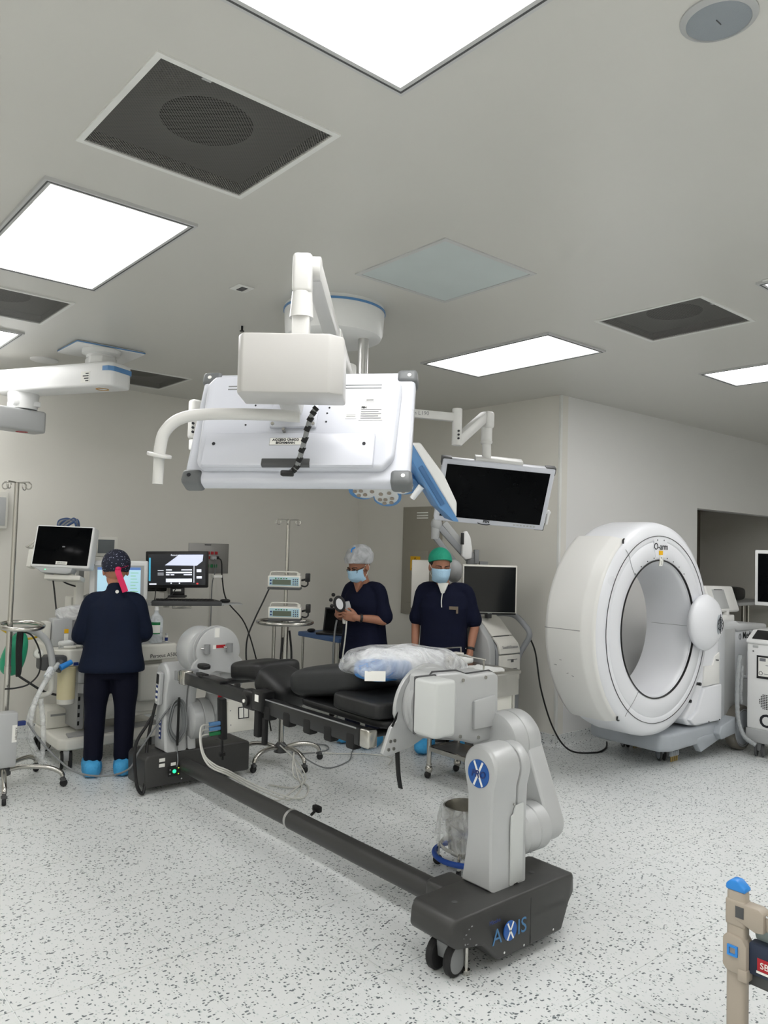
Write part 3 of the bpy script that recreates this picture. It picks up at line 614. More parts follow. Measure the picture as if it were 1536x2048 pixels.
# column, cabinet, base
cl = part('stand_column', MB().prism([(6.43, .29), (6.43, 1.0), (6.12, 1.0), (6.14, .84), (6.08, .66), (5.97, .45), (5.86, .37), (5.93, .31), (6.1, .285)], 'Y', 3.16, 3.46, r=.02, seg=3), OW, SCN)
part('column_panel', MB().prism([(6.415, .60), (6.415, .86), (6.34, .83), (6.3, .76), (6.16, .76), (6.14, .6)], 'Y', 3.148, 3.17, r=.004), OWW, cl)
part('column_flare', MB().prism([(6.42, .30), (6.42, .60), (6.13, .59), (6.03, .42), (5.9, .36), (5.98, .31)], 'Y', 3.13, 3.17, r=.012, seg=3), OW, cl)
for d0, r0 in ((128, .75), (126, .8), (140, .77)): part('bolt_hole', MB().cyl(onring(r0, d0, .03), onring(r0, d0, .06) + Vector((0, -.05, 0)), .013, seg=14), BLACK, g)
for x, z in ((6.35, .8), (6.2, .315), (6.38, .31)): part('screw', MB().cyl((x, 3.126, z), (x, 3.15, z), .006, seg=8), DGREY, cl)
CABM = mat('scanner_cabinet', (206, 209, 212), .38)
cb = part('cabinet', MB().box(6.83, 7.42, 3.22, 3.80, .22, 1.03, r=.02, seg=3), CABM, SCN)
part('cabinet_front', MB().box(6.80, 6.845, 3.235, 3.75, .24, 1.0, r=.012), LGREY, SCN)
part('cabinet_pillar', MB().box(6.45, 6.60, 3.19, 3.5, .28, 1.04, r=.012), CABM, SCN); part('cabinet_pillar', MB().box(6.615, 6.82, 3.205, 3.5, .28, 1.04, r=.012), LGREY, SCN); part('pillar_gap', MB().box(6.435, 6.448, 3.2, 3.5, .3, 1.0), BLACK, SCN)
part('cabinet_lid', MB().prism([(6.45, 1.02), (6.47, 1.09), (6.84, 1.10), (6.9, 1.075), (7.44, 1.05), (7.44, 1.0), (6.86, 1.0), (6.8, 1.02)], 'Y', 3.205, 3.8, r=.02, seg=3), mat('scanner_lid', (206, 208, 210), .36), SCN)
part('cabinet_handle', MB().tube([(6.98, 3.21, .60), (6.98, 3.17, .62), (6.98, 3.165, .8), (7.0, 3.165, .83), (7.1, 3.165, .835), (7.12, 3.21, .835)], .014, seg=10), OW, cb)
text('lettering', 'Medtronic', INK, cb, (7.16, 3.2185, .935), (1, 0, 0), (0, 0, 1), .085, bold=.0012)
lg = MB(); lg.lathe([(.02, 0), (.024, 0), (.024, .002), (.02, .002), (.02, 0)], (6.93, 3.219, .955), (0, -1, 0), seg=24).box(6.928, 6.932, 3.216, 3.219, .925, .985)
part('emblem', lg, INKG, cb)
sc = part('tilt_display', MB(basis((1, 0, -.02), (.28, .35, 1), (6.86, 3.36, 1.275))).box(-.27, .25, -.025, .025, -.115, .125, r=.02, seg=3), OWW, SCN)
part('display_recess', MB(basis((1, 0, -.02), (.28, .35, 1), (6.86, 3.36, 1.275))).box(-.17, .05, -.0275, -.024, -.09, .085, r=.004), LGREY, sc)
part('display_slot', MB(basis((1, 0, -.02), (.28, .35, 1), (6.86, 3.36, 1.275))).box(-.13, .02, -.029, -.026, .08, .087), DGREY, sc)
part('display_hinge', MB().box(6.78, 7.0, 3.3, 3.5, 1.08, 1.14, r=.01).box(6.86, 6.9, 3.3, 3.34, 1.12, 1.18, r=.004), OWW, SCN)
bs = part('stand_base', MB().prism([(5.56, 3.2), (5.66, 3.14), (6.45, 3.16), (6.9, 3.3), (6.9, 3.85), (5.6, 3.85), (5.56, 3.75)], 'Z', .14, .285, r=.03, seg=3), OGREY, SCN)
part('base_skirt', MB().prism([(5.9, .15), (6.05, .15), (6.12, .075), (6.44, .14), (6.44, .2), (5.9, .2)], 'Y', 3.15, 3.2, r=.006), OGREY, SCN)
part('wheel_cover', MB().prism([(6.33, .2), (6.36, .26), (6.62, .31), (6.62, .17), (6.37, .15)], 'Y', 3.10, 3.24, r=.012, seg=3), OGREY, SCN)
wh = part('drive_wheel', MB().lathe([(.02, -.04), (.165, -.045), (.185, -.04), (.19, -.025), (.19, .025), (.185, .04), (.02, .045)], (6.8, 3.165, .19), (0, 1, 0), seg=56, up=(0, 0, 1)), mat('taupe_tyre', (120, 116, 108), .6), SCN)
part('wheel_disc', MB().lathe([(.001, -.05), (.12, -.05), (.15, -.043), (.155, -.05), (.16, -.046), (.16, -.03)], (6.8, 3.165, .19), (0, 1, 0), seg=56, up=(0, 0, 1)), OGREY, wh)
part('axle_cap', MB().cyl((6.8, 3.107, .19), (6.8, 3.118, .19), .012, seg=14), STEEL, wh)
BRASS = mat('brass_bristle', (190, 160, 90), .4, metal=.7)
def brush_caster(x, y):
    c = caster(SCN, x, y, .062, .05, .9, DGREY, OGREY, OGREY)
    for k in range(4):
        xx = x+.02+.03*k; part('guard_block', MB().box(xx-.012, xx+.012, y-.085, y-.06, .045, .085, r=.003), OGREY, c)
        part('guard_pin', MB().cyl((xx, y-.072, 0.001), (xx, y-.072, .05), .006, seg=8), BRASS, c)
brush_caster(5.88, 3.36); brush_caster(6.02, 3.78)
# ================================================================ image viewing cart at the right edge
VC = thing('viewing_cart', 'white wheeled viewing cart cut by the right edge of the photo', 'medical cart', (6.9, 2.75, 0))
VM = basis((0, -1, 0), (0, 0, 1), (6.65, 3.03, 0))      # local x runs along the front, local y into the cart
bd = part('body', MB(VM).box(0, .6, .0, .5, .23, .94, r=.015, seg=3), WHITE, VC)
part('plinth', MB(VM).box(-.006, .606, -.006, .5, .12, .235, r=.012), LGREY, VC)
part('top', MB(VM).prism([(-.01, .935), (-.01, .965), (.12, 1.045), (.5, 1.055), (.5, .935)], 'X', -.006, .606, r=.014, seg=3), WHITE, VC)
part('keyboard', MB(VM @ basis((1, 0, 0), (0, -.08, .13), (.33, .058, 1.0095))).box(-.29, .25, -.06, .062, -.002, .004, r=.002), BLACK, VC)
ins = part('inset_panel', MB(VM).box(.085, .4, -.005, .002, .655, .845), BLACK, bd)
part('inset_card', MB(VM).box(.1, .4, -.008, -.004, .675, .83), PAPER, ins); part('inset_dial', MB(VM).lathe([(.012, 0), (.016, 0), (.016, .002), (.012, .002), (.012, 0)], (.12, -.0085, .70), (0, 1, 0), seg=18), INK, ins)
part('inset_print', MB(VM).box(.11, .16, -.0095, -.0075, .80, .825).box(.16, .2, -.0095, -.0075, .765, .77).box(.145, .25, -.0095, -.0075, .695, .699), INKG, ins)
part('button', MB(VM).box(.05, .095, -.004, .002, .905, .925, r=.003), LGREY, bd); part('lock', MB(VM).cyl((.055, -.004, .875), (.055, .002, .875), .006), DGREY, bd)
vh = MB(VM)
for i in range(10):
    for j in range(9):
        if (i-4.5)**2+(j-4)**2 < 24: part('vent_hole', MB(VM).cyl((.11+.014*i, -.0035, .41+.014*j), (.11+.014*i, .001, .41+.014*j), .005, seg=6), BLACK, bd)
text('lettering', 'O-arm', INK, bd, VM @ Vector((.105, -.0015, .26)), (0, -1, 0), (0, 0, 1), .15, align='LEFT', bold=.003)
for x, y in ((.09, .05), (.09, .42), (.52, .05), (.52, .42)): q = VM @ Vector((x, y, 0)); caster(VC, q.x, q.y, .055, .06, .25, DGREY, MGREY, MGREY)
mn = thing('cart_monitor', 'white-framed dark monitor standing on the viewing cart at right edge', 'monitor', (6.9, 2.75, 1.06))
part('bezel', MB(VM).box(.022, .62, .09, .14, 1.255, 1.725, r=.008), WHITE, mn); part('screen', MB(VM).box(.05, .59, .087, .095, 1.287, 1.695), SCREEN, mn)
part('stand', MB(VM).box(.27, .37, .14, .19, 1.06, 1.5, r=.01).box(.2, .44, .1, .28, 1.06, 1.075, r=.004), LGREY, mn)
HOSE = mat('ribbed_hose_grey', (164, 168, 170), .5, bump=.6, bscale=120)
def hose(label, P, r=.022):
    m = MB(); Q = cat_rom(P, 14); m.tube(Q, lambda t: r*(1+.09*math.sin(t*len(Q)*1.6)), seg=12, spline=False)
    return single('hose', m, HOSE, label, 'hose', 'ribbed hoses between scanner and cart', ang=80)
hose('outer ribbed grey hose hanging beside the viewing cart', [(6.62, 3.065, .83), (6.6, 3.07, .78), (6.59, 3.08, .6), (6.59, 3.08, .42), (6.6, 3.07, .27), (6.6, 3.02, .16), (6.605, 2.93, .11)], .018)
hose('inner ribbed grey hose nearest the scanner cabinet handle', [(6.66, 3.075, .74), (6.655, 3.075, .68), (6.65, 3.08, .55), (6.66, 3.085, .47), (6.68, 3.085, .42)], .016)
# high table in the alcove behind
tb = thing('high_table', 'grey-topped high table with thin legs inside the dark alcove', 'table', (9.8, 4.75, 0))
part('top', MB().box(9.28, 10.4, 4.32, 5.1, 1.08, 1.12, r=.01), LGREY, tb)
for x, y in ((9.55, 4.4), (9.68, 4.4), (10.3, 4.4), (10.3, 5.0), (9.4, 5.0)): part('leg', MB().cyl((x, y, 0), (x, y, 1.08), .018, seg=12), STEEL, tb)
single('black_case', MB().sell((9.62, 4.62, 1.208), (.2, .16, .085), .5, .5, 28, 14), BLACK, 'black soft case lying on the high alcove table', 'bag')
# ================================================================ stainless instrument table behind the table head
ST = thing('steel_table', 'stainless steel instrument table with wire rail behind the table head', 'table', (4.15, 3.65, 0))
part('top', MB().box(3.94, 4.32, 3.54, 4.14, .80, .825, r=.004), STEEL, ST)
part('apron', MB().box(3.955, 4.305, 3.55, 4.12, .655, .80), STEEL, ST)
part('white_drawer', MB().box(3.98, 4.26, 3.57, 3.8, .54, .655, r=.004), OFFW, ST)
for x, y in ((3.985, 3.58), (3.985, 4.1), (4.28, 3.58), (4.28, 4.1)):
    part('leg', MB().cyl((x, y, .09), (x, y, .66), .017, seg=16), STEEL, ST)
    c = part('caster', MB().ell((x, y, .065), (.028, .028, .035), 14, 10).cyl((x, y, .085), (x, y, .1), .02), STEEL, ST); part('wheel', MB().ell((x-.01, y, .028), (.027, .022, .0275), 14, 10), BLACK, c)
part('stretcher_bar', MB().box(3.965, 3.985, 3.59, 4.08, .20, .23), STEEL, ST); part('stretcher_bar', MB().box(3.985, 4.27, 4.09, 4.11, .20, .23), STEEL, ST); part('shelf', MB().box(3.985, 4.27, 3.59, 4.09, .21, .218), DGREY, ST)
part('wire_rail', MB().tube([(3.96, 4.1, .825), (3.96, 4.1, .91), (3.96, 4.08, .92), (3.96, 3.60, .92), (3.96, 3.57, .91), (3.96, 3.57, .825)], .006, seg=8, n=3), STEEL, ST)
part('wire_rail', MB().tube([(4.3, 4.11, .825), (4.3, 4.11, .91), (4.28, 4.11, .92), (4.12, 4.11, .92), (4.10, 4.11, .91), (4.10, 4.11, .825)], .006, seg=8, n=3), STEEL, ST)
PK = mat('paper_pack', (222, 224, 222), .55, bump=.4, bscale=30)
def crumple(c, r, sd, k=.18):
    rnd = random.Random(sd); ph = [rnd.random()*6.3 for _ in range(6)]
    def fn(q):
        n = math.sin(q.x*31/r[0]*.12+ph[0])*math.sin(q.y*27/r[1]*.12+ph[1])+.6*math.sin(q.x*70/r[0]*.12+q.y*40/r[1]*.12+ph[2])
        q = q.copy(); q.z *= 1+k*n; q.x *= 1+k*.4*math.sin(q.y*40/r[1]*.12+ph[3]); return q
    return MB().sell(c, r, .6, .6, 36, 16, None, fn)
def sheet(cx, cy, z, L_, W2, sd):
    rnd = random.Random(sd); nx, ny = 9, 13; top = []
    for j in range(ny):
        for i in range(nx):
            u, v = i/(nx-1)-.5, j/(ny-1)-.5; e = max(abs(u), abs(v))*2
            top.append(Vector((cx+u*W2*(1+.25*math.sin(v*7+sd))+rnd.uniform(-.004, .004), cy+v*L_+rnd.uniform(-.006, .006), z+.004+.016*abs(math.sin(u*6+v*5+sd))*(1-.6*e)+rnd.uniform(0, .006))))
    n = len(top); bot = [Vector((p.x, p.y, z+.0005)) for p in top]; F_ = []
    for j in range(ny-1):
        for i in range(nx-1): q = [j*nx+i, j*nx+i+1, (j+1)*nx+i+1, (j+1)*nx+i]; F_ += [q, [n+k for k in q][::-1]]
    ed = [i for i in range(nx)]+[j*nx+nx-1 for j in range(1, ny)]+[(ny-1)*nx+i for i in range(nx-2, -1, -1)]+[j*nx for j in range(ny-2, 0, -1)]
    F_ += [[ed[i], n+ed[i], n+ed[(i+1) % len(ed)], ed[(i+1) % len(ed)]] for i in range(len(ed))]
    return MB().add(top+bot, F_)
single('instrument_pack', sheet(4.1, 3.69, .8255, .24, .16, 3), PK, 'flat crumpled white packet at the near end of steel table', 'packet', ang=25)
single('instrument_pack', crumple((4.11, 3.9, .867), (.06, .06, .028), 5), PK, 'white packet on the steel table beside the plastic bundle', 'packet')
single('syringe_box', MB().box(4.08, 4.2, 3.98, 4.06, .8265, .90, r=.004).cyl((4.06, 4.02, .86), (4.08, 4.02, .86), .015), WHITE2, 'small white box at the far end of the steel table', 'box')
# plastic wrapped bundle on the pads
BUN = thing('drape_bundle', 'blue drape bundle in crumpled clear plastic on the black pads', 'drape pack', (2.6, 2.87, 1.0))
def wr(q):
    q = q.copy(); q.z *= 1+.10*math.sin(q.x*26)*math.sin(q.y*21+1); q.x *= 1+.05*math.sin(q.y*34+q.z*30)
    if q.x > .2: q.z *= max(.25, 1-(q.x-.2)*2.6); q.z -= (q.x-.2)*.1
    return q
PLAST = bpy.data.materials.new('clear_wrap'); PLAST.use_nodes = True
def plast(m, frac, tint=(.93, .95, .97)):
    nt = m.node_tree; N = nt.nodes; L = nt.links; b = N['Principled BSDF']; b.inputs['Base Color'].default_value = (*tint, 1); b.inputs['Roughness'].default_value = .14
    g = N.new('ShaderNodeNewGeometry'); n2 = N.new('ShaderNodeTexNoise'); n2.inputs['Scale'].default_value = 9; n2.inputs['Detail'].default_value = 5; n2.inputs['Distortion'].default_value = 1.5; L.new(g.outputs['Position'], n2.inputs['Vector'])
    bp = N.new('ShaderNodeBump'); bp.inputs['Strength'].default_value = .8; bp.inputs['Distance'].default_value = .035; L.new(n2.outputs[0], bp.inputs['Height']); L.new(bp.outputs[0], b.inputs['Normal'])
    tr = N.new('ShaderNodeBsdfTransparent'); mx = N.new('ShaderNodeMixShader')
    mr = N.new('ShaderNodeMapRange'); mr.inputs[1].default_value = .35; mr.inputs[2].default_value = .65; mr.inputs[3].default_value = max(0, frac-.2); mr.inputs[4].default_value = min(1, frac+.2); L.new(n2.outputs[0], mr.inputs[0])
    L.new(mr.outputs[0], mx.inputs[0]); L.new(b.outputs[0], mx.inputs[1]); L.new(tr.outputs[0], mx.inputs[2]); L.new(mx.outputs[0], N['Material Output'].inputs[0]); return m
plast(PLAST, .6)
DRB = mat('drape_blue', (70, 128, 190), .7, bump=.5, bscale=22); DRW = mat('drape_white', (232, 234, 236), .6, bump=.6, bscale=20)
part('plastic_wrap', MB().sell((2.63, 2.89, 1.085), (.36, .19, .082), .7, .75, 56, 26, rotm('Y', 3), wr), PLAST, BUN, ang=80)
part('folded_drape', MB().sell((2.45, 2.85, 1.07), (.13, .1, .047), .5, .5, 32, 16), DRB, BUN, ang=60)
part('folded_gauze', MB().sell((2.64, 2.92, 1.095), (.22, .13, .055), .5, .6, 40, 16, None, lambda q: Vector((q.x, q.y, q.z*(1+.2*math.sin(q.x*30))))), DRW, BUN, ang=60)
part('paper_label', MB(basis((.72, -.69, .02), (.12, .12, 1), (2.318, 2.752, 1.062))).box(-.048, .048, -.002, .0, -.022, .024), PAPER, BUN)
part('black_strap', MB(), BLACK, BUN) if False else None
single('hanging_strap', MB().tube([(2.40, 2.68, .77), (2.40, 2.675, .70), (2.405, 2.67, .62), (2.415, 2.665, .56)], .016, seg=8, flat=.12), BLACKM, 'black webbing strap hanging from the near end of the table', 'strap')
# ================================================================ kick bucket, waste bin
KB = thing('kick_bucket', 'steel kick bucket with clear liner and blue bumper behind near column', 'bucket', (3.03, 2.82, 0))
kx, ky = 3.03, 2.82
part('bucket', MB().lathe([(.09, .085), (.095, .09), (.125, .32), (.128, .325), (.12, .325), (.09, .1), (.001, .1)], (kx, ky, 0), (0, 0, 1), seg=40), STEEL, KB)
part('frame_ring', MB().lathe([(.128, .17), (.138, .165), (.138, .185), (.128, .18), (.128, .17)], (kx, ky, -.05), (0, 0, 1), seg=40), STEEL, KB)
part('bumper', MB().tube([(kx+.168*math.cos(a*math.pi/8), ky+.168*math.sin(a*math.pi/8), .08) for a in range(16)], .014, seg=10, n=3, closed=True), mat('bumper_blue', (34, 76, 160), .45), KB)
for a in range(4):
    c, s = math.cos(a*math.pi/2+.5), math.sin(a*math.pi/2+.5)
    part('frame_leg', MB().tube([(kx+.132*c, ky+.132*s, .125), (kx+.15*c, ky+.15*s, .1), (kx+.155*c, ky+.155*s, .05)], .009, seg=8), STEEL, KB)
    part('wheel', MB().lathe([(.001, -.009), (.024, -.009), (.026, 0), (.024, .009), (.001, .009)], (kx+.155*c, ky+.155*s, .0265), (-s, c, 0), seg=18), BLACK, KB)
LINER = plast(bpy.data.materials.new('clear_liner') , .5) if False else None
LINER = bpy.data.materials.new('clear_liner'); LINER.use_nodes = True; plast(LINER, .72, (.9, .92, .92))
lm = MB(); n = 48; rings = []
for r, z, w_ in ((.118, .25, .0), (.124, .32, .002), (.131, .337, .004), (.14, .325, .006), (.15, .26, .012), (.155, .18, .016), (.158, .14, .02)):
    rings.append([Vector((kx+(r+w_*math.sin(7*2*math.pi*k/n)+w_*.6*math.sin(13*2*math.pi*k/n+1))*math.cos(2*math.pi*k/n), ky+(r+w_*math.sin(7*2*math.pi*k/n)+w_*.6*math.sin(13*2*math.pi*k/n+1))*math.sin(2*math.pi*k/n), z+w_*.8*math.sin(5*2*math.pi*k/n))) for k in range(n)])
part('liner', lm.loft(rings, cap=False), LINER, KB, ang=80)
WB = thing('waste_bin', 'grey plastic waste bin with yellow item behind the steel table', 'bin', (4.55, 4.02, 0))
part('bin_body', MB().loft([[Vector((4.55+sx*a, 4.02+sy*b, z)) for sx, sy in ((-1, -1), (1, -1), (1, 1), (-1, 1))] for a, b, z in ((.11, .13, 0.0), (.14, .16, .36), (.155, .175, .365), (.155, .175, .39))]), DGREY, WB)
part('bin_rib', MB().box(4.41, 4.415, 3.94, 3.98, .05, .33), MGREY, WB)
part('yellow_bag', MB().sell((4.37, 4.08, .26), (.03, .05, .03), .7, .7), YELL, WB)
# ================================================================ patient stretcher at the right edge
TAUPE = mat('taupe_enamel', (168, 158, 144), .42)
SB = Vector((2.352, 1.092, 0)); sd = Vector((0, -1, 0))
SM = basis(sd, (0, 0, 1), SB)
SR = thing('stretcher', 'taupe stretcher post with blue cap and rail at bottom right edge', 'stretcher', SB)
part('post', MB(SM).box(-.028, .028, -.02, .02, .0, .672, r=.012, seg=3), TAUPE, SR)
part('post_cap', MB(SM).prism([(-.029, .668), (-.029, .684), (-.015, .698), (.006, .698), (.029, .678), (.029, .668)], 'Y', -.021, .021, r=.005, seg=3), SKYB, SR)
part('post_collar', MB(SM).box(-.0305, .0305, -.023, .023, .565, .645, r=.01, seg=3), TAUPE, SR)
cp = part('clamp', MB(SM).prism([(-.034, .45), (-.034, .53), (-.02, .545), (.025, .54), (.037, .52), (.037, .455), (.027, .435), (-.02, .435)], 'Y', -.028, .024, r=.005, seg=2), TAUPE, SR)
part('clamp_button', MB(SM).lathe([(.013, 0), (.021, 0), (.021, .006), (.013, .006), (.013, 0)], (-.002, -.028, .50), (0, -1, 0), seg=4, up=(.7, 0, .7)), SKYB, cp)
part('clamp_foot', MB(SM).box(.012, .04, -.03, .01, .42, .455, r=.004), TAUPE, cp)
rl = part('rail_bracket', MB(SM).prism([(.0, .64), (.07, .64), (.085, .63), (.085, .575), (.06, .57), (.0, .59)], 'Y', -.026, .02, r=.006, seg=2), TAUPE, SR)
part('rail_window', MB(SM).box(.004, .028, -.0275, -.025, .598, .63), DGREY, rl)
part('side_rail', MB(SM).box(.08, .75, -.014, .014, .578, .628, r=.01, seg=3), TAUPE, SR)
part('rail_edge', MB(SM).box(.085, .75, -.0155, -.013, .622, .627), CHROME, SR)
part('side_panel', MB(SM).box(.036, .75, -.012, .03, .445, .535, r=.006), mat('navy_panel', (36, 46, 66), .5), SR)
lb = part('panel_label', MB(SM).box(.062, .105, -.0135, -.0115, .465, .50), REDP, SR)
part('label_stripe', MB(SM).box(.06, .2, -.0145, -.0125, .458, .464).box(.11, .16, -.0145, -.0125, .468, .50), PAPER, lb)
text('label_letters', 'SB', PAPER, lb, SM @ Vector((.083, -.0148, .474)), sd, (0, 0, 1), .025)
part('mattress', MB(SM).box(.03, .75, .03, .62, .52, .60, r=.02, seg=3), mat('pale_green_mattress', (176, 192, 192), .5, bump=.2, bscale=12), SR)
part('under_frame', MB(SM).box(.0, .75, .02, .6, .40, .44), DGREY, SR)
part('post', MB(SM).box(-.02, .02, .58, .62, 0, .4, r=.006), TAUPE, SR)
for x_, y_ in ((.72, 0), (.72, .6)): part('post', MB(SM).box(x_-.02, x_+.02, y_-.02, y_+.02, .12, .41, r=.006), TAUPE, SR)
part('floor_frame', MB(SM).box(.0, .75, -.015, .015, .09, .13, r=.006).box(.0, .75, .585, .615, .09, .13, r=.006).box(.70, .74, .0, .6, .09, .13, r=.006), TAUPE, SR)
for x_, y_ in ((.72, 0), (.72, .6), (.06, .6)): q = SM @ Vector((x_, y_, 0)); caster(SR, q.x, q.y, .045, .045, .6, RUBBER, MGREY, DGREY)
# ================================================================ ceiling drum mount with its booms
HUB = Vector((2.625, 3.57, 0))
DM = thing('ceiling_mount', 'white round ceiling drum with blue rim carrying the boom arms', 'ceiling mount', (HUB.x, HUB.y, 2.5))
part('drum', MB().lathe([(.285, 3.02), (.288, 2.99), (.28, 2.87), (.27, 2.845), (.24, 2.83), (.06, 2.825)], HUB, (0, 0, 1), seg=64), WHITE, DM)
part('blue_rim', MB().lathe([(.2885, 3.0), (.293, 3.0), (.293, 2.988), (.2885, 2.988), (.2885, 3.0)], HUB, (0, 0, 1), seg=64), BLUE, DM)
part('post', MB().cyl((2.715, 3.41, 2.83), (2.715, 3.41, 2.52), .03, seg=32), SILV, DM)
part('core_post', MB().cyl((HUB.x, HUB.y, 2.83), (HUB.x, HUB.y, 2.4), .045, seg=32), WHITE, DM)
part('post_collar', MB().cyl((2.715, 3.41, 2.6), (2.715, 3.41, 2.615), .034, seg=32), WHITE, DM)
ARMW = mat('arm_enamel', (208, 208, 205), .34, var=.02)
def beam(m, p0, p1, h, w_, r=.012):
    """box beam between two points, h vertical, w_ horizontal"""
    p0 = Vector(p0); p1 = Vector(p1); d = p1-p0; L_ = d.length; M0 = m.M
    m.M = (M0 or Matrix()) @ basis(d, (0, 0, 1) if abs(d.normalized().z) < .9 else (1, 0, 0), (p0+p1)/2); m.box(-L_/2, L_/2, -w_/2, w_/2, -h/2, h/2, r=r); m.M = M0; return m
# ---- near monitor, its back towards us
NMx = Vector((.675, -.737, .013)); NMn = Vector((-.67, -.605, .43)).normalized()      # n: out of the back
NMz = NMx.cross(-NMn)*-1; NMz = (Vector((.31, .30, .90))).normalized()
NC = Vector((1.308, 1.92, 1.999)); NM_ = basis(NMx, NMz, NC)        # local -y = towards the camera (back of the monitor)
MN = thing('surgical_monitor', 'white surgical monitor seen from behind with a grab handle', 'monitor', NC-Vector((0, 0, .2)))
W_, H_ = .33, .195
MONW = mat('monitor_white', (203, 206, 214), .3, var=.015)
part('housing', MB(NM_).box(-W_, W_, -.02, .03, -H_, H_, r=.012, seg=3), MONW, MN)
part('back_shell', MB(NM_).prism([(-W_+.04, -H_+.05), (-W_+.055, -H_+.03), (W_-.075, -H_+.03), (W_-.045, -H_+.07), (W_-.035, H_-.07), (W_-.06, H_-.03), (-W_+.045, H_-.03), (-W_+.025, H_-.06)], 'Y', -.05, -.015, r=.016, seg=3), MONW, MN)
cvr = part('cable_cover', MB(NM_).box(-W_+.06, W_-.1, -.064, -.045, -H_+.028, -.055, r=.008, seg=2), MONW, MN)
part('cable_bay', MB(NM_).box(-.09, .05, -.0655, -.05, -H_+.0275, -H_+.05, r=.002), DGREY, cvr)
for x in (-.24, .2): part('lock', MB(NM_).cyl((x, -.066, -.095), (x, -.06, -.095), .005, seg=10), INK, cvr)
for sx in (-1, 1):
    for sz in (-1, 1):
        c = part('corner_guard', MB(NM_).box(min(sx*W_, sx*(W_-.055))-(.006 if sx < 0 else 0), max(sx*W_, sx*(W_-.055))+(.006 if sx > 0 else 0), -.026, .034, min(sz*H_, sz*(H_-.04))-(.006 if sz < 0 else 0), max(sz*H_, sz*(H_-.04))+(.006 if sz > 0 else 0), r=.012, seg=3), mat('guard_grey', (104, 107, 108), .45), MN)
        part('screw', MB(NM_).cyl((sx*(W_-.018), -.0275, sz*(H_-.018)), (sx*(W_-.018), -.025, sz*(H_-.018)), .006, seg=12), PAPER if sx*sz < 0 or sz > 0 else INK, c)
for x in (-.19, .1, .19):
    for dz in (0, .011): part('vent_slot', MB(NM_).box(x-.045, x+.045, -.0508, -.049, H_-.075-dz, H_-.071-dz), MGREY, MN)
vp = part('mount_plate', MB(NM_).box(-.085, .055, -.062, -.048, -.035, .08, r=.006), MONW, MN)
for x, z in ((-.075, -.025), (.045, -.025), (-.075, .07), (.045, .07), (-.04, -.045)): part('screw', MB(NM_).cyl((x, -.066, z), (x, -.05, z), .005, seg=10), STEEL, vp)
for x, z in ((-.14, .05), (-.16, -.02), (.08, .06), (.085, .04), (.08, -.01), (.08, .02)): part('screw_hole', MB(NM_).cyl((x, -.0512, z), (x, -.049, z), .003, seg=8), INK, MN)
lb = part('rating_label', MB(NM_).box(.175, .245, -.0515, -.0495, -.005, .045), PAPER, MN)
for k in range(5): part('print_line', MB(NM_).box(.18, .24-.008*(k % 2), -.0522, -.051, .0+.0075*k, .0025+.0075*k), INKG, lb)
text('label_letters', 'FSN', INK, lb, NM_ @ Vector((.188, -.052, .036)), NMx, NMz, .009, bold=.0004)
l2 = part('patent_label', MB(NM_).box(.135, .168, -.0515, -.0495, .0, .022), PAPER, MN); part('print_line', MB(NM_).box(.138, .165, -.0522, -.051, .012, .013).box(.138, .165, -.0522, -.051, .007, .008), INKG, l2)
l3 = part('class_label', MB(NM_).box(.19, .217, -.0515, -.0495, .06, .076), PAPER, MN); part('print_line', MB(NM_).box(.193, .214, -.0522, -.051, .064, .068), INKG, l3)
l4 = part('access_label', MB(NM_).box(-.075, .02, -.0648, -.0635, -.1, -.075), INKG, cvr); part('label_paper', MB(NM_).box(-.074, .019, -.0653, -.0645, -.099, -.076), PAPER, l4)
text('label_letters', 'ACCESO \u00daNICO', INK, l4, NM_ @ Vector((-.0275, -.0659, -.086)), NMx, NMz, .0105, bold=.0002); text('label_letters', 'BIOHMANN', INK, l4, NM_ @ Vector((-.0275, -.0659, -.0965)), NMx, NMz, .0105, bold=.0002)
part('screen', MB(NM_).box(-W_+.03, W_-.03, .03, .032, -H_+.03, H_-.03), SCREEN, MN)
hd = part('grab_handle', MB().tube([(1.215, 1.80, 2.01), (1.13, 1.865, 2.012), (1.01, 1.965, 2.008), (.955, 2.01, 1.992), (.925, 2.035, 1.955), (.918, 2.045, 1.91), (.917, 2.045, 1.88)], .0165, seg=16), ARMW, MN)
part('handle_grip', MB().cyl((.917, 2.045, 1.895), (.9165, 2.047, 1.885), .034, seg=24, bev=.003).cyl((.917, 2.047, 1.888), (.9165, 2.048, 1.81), .0145, seg=16), ARMW, hd)
part('handle_clamp', MB(NM_).box(-.05, .012, -.13, -.06, -.0, .06, r=.012), ARMW, MN)
sl = part('cable_sleeve', MB().tube([(1.205, 1.71, 2.022), (1.20, 1.73, 1.99), (1.205, 1.765, 1.925), (1.21, 1.80, 1.87), (1.20, 1.815, 1.855)], .0075, seg=10), MGREY, MN)
SQ = cat_rom([(1.205, 1.71, 2.022), (1.20, 1.73, 1.99), (1.205, 1.765, 1.925), (1.21, 1.80, 1.87), (1.20, 1.815, 1.855)], 12)
for k in range(0, 44, 5): part('sleeve_wrap', MB().tube([SQ[k]+Vector((.002, -.001, .002)), SQ[k+1], SQ[min(k+2, 47)]-Vector((.002, -.001, .002))], .0086, seg=10, n=2), BLACKM, sl)
part('plug', MB().box(1.178, 1.203, 1.80, 1.835, 1.842, 1.858, r=.004, R=rotm('Z', 45)), BLACK, MN)
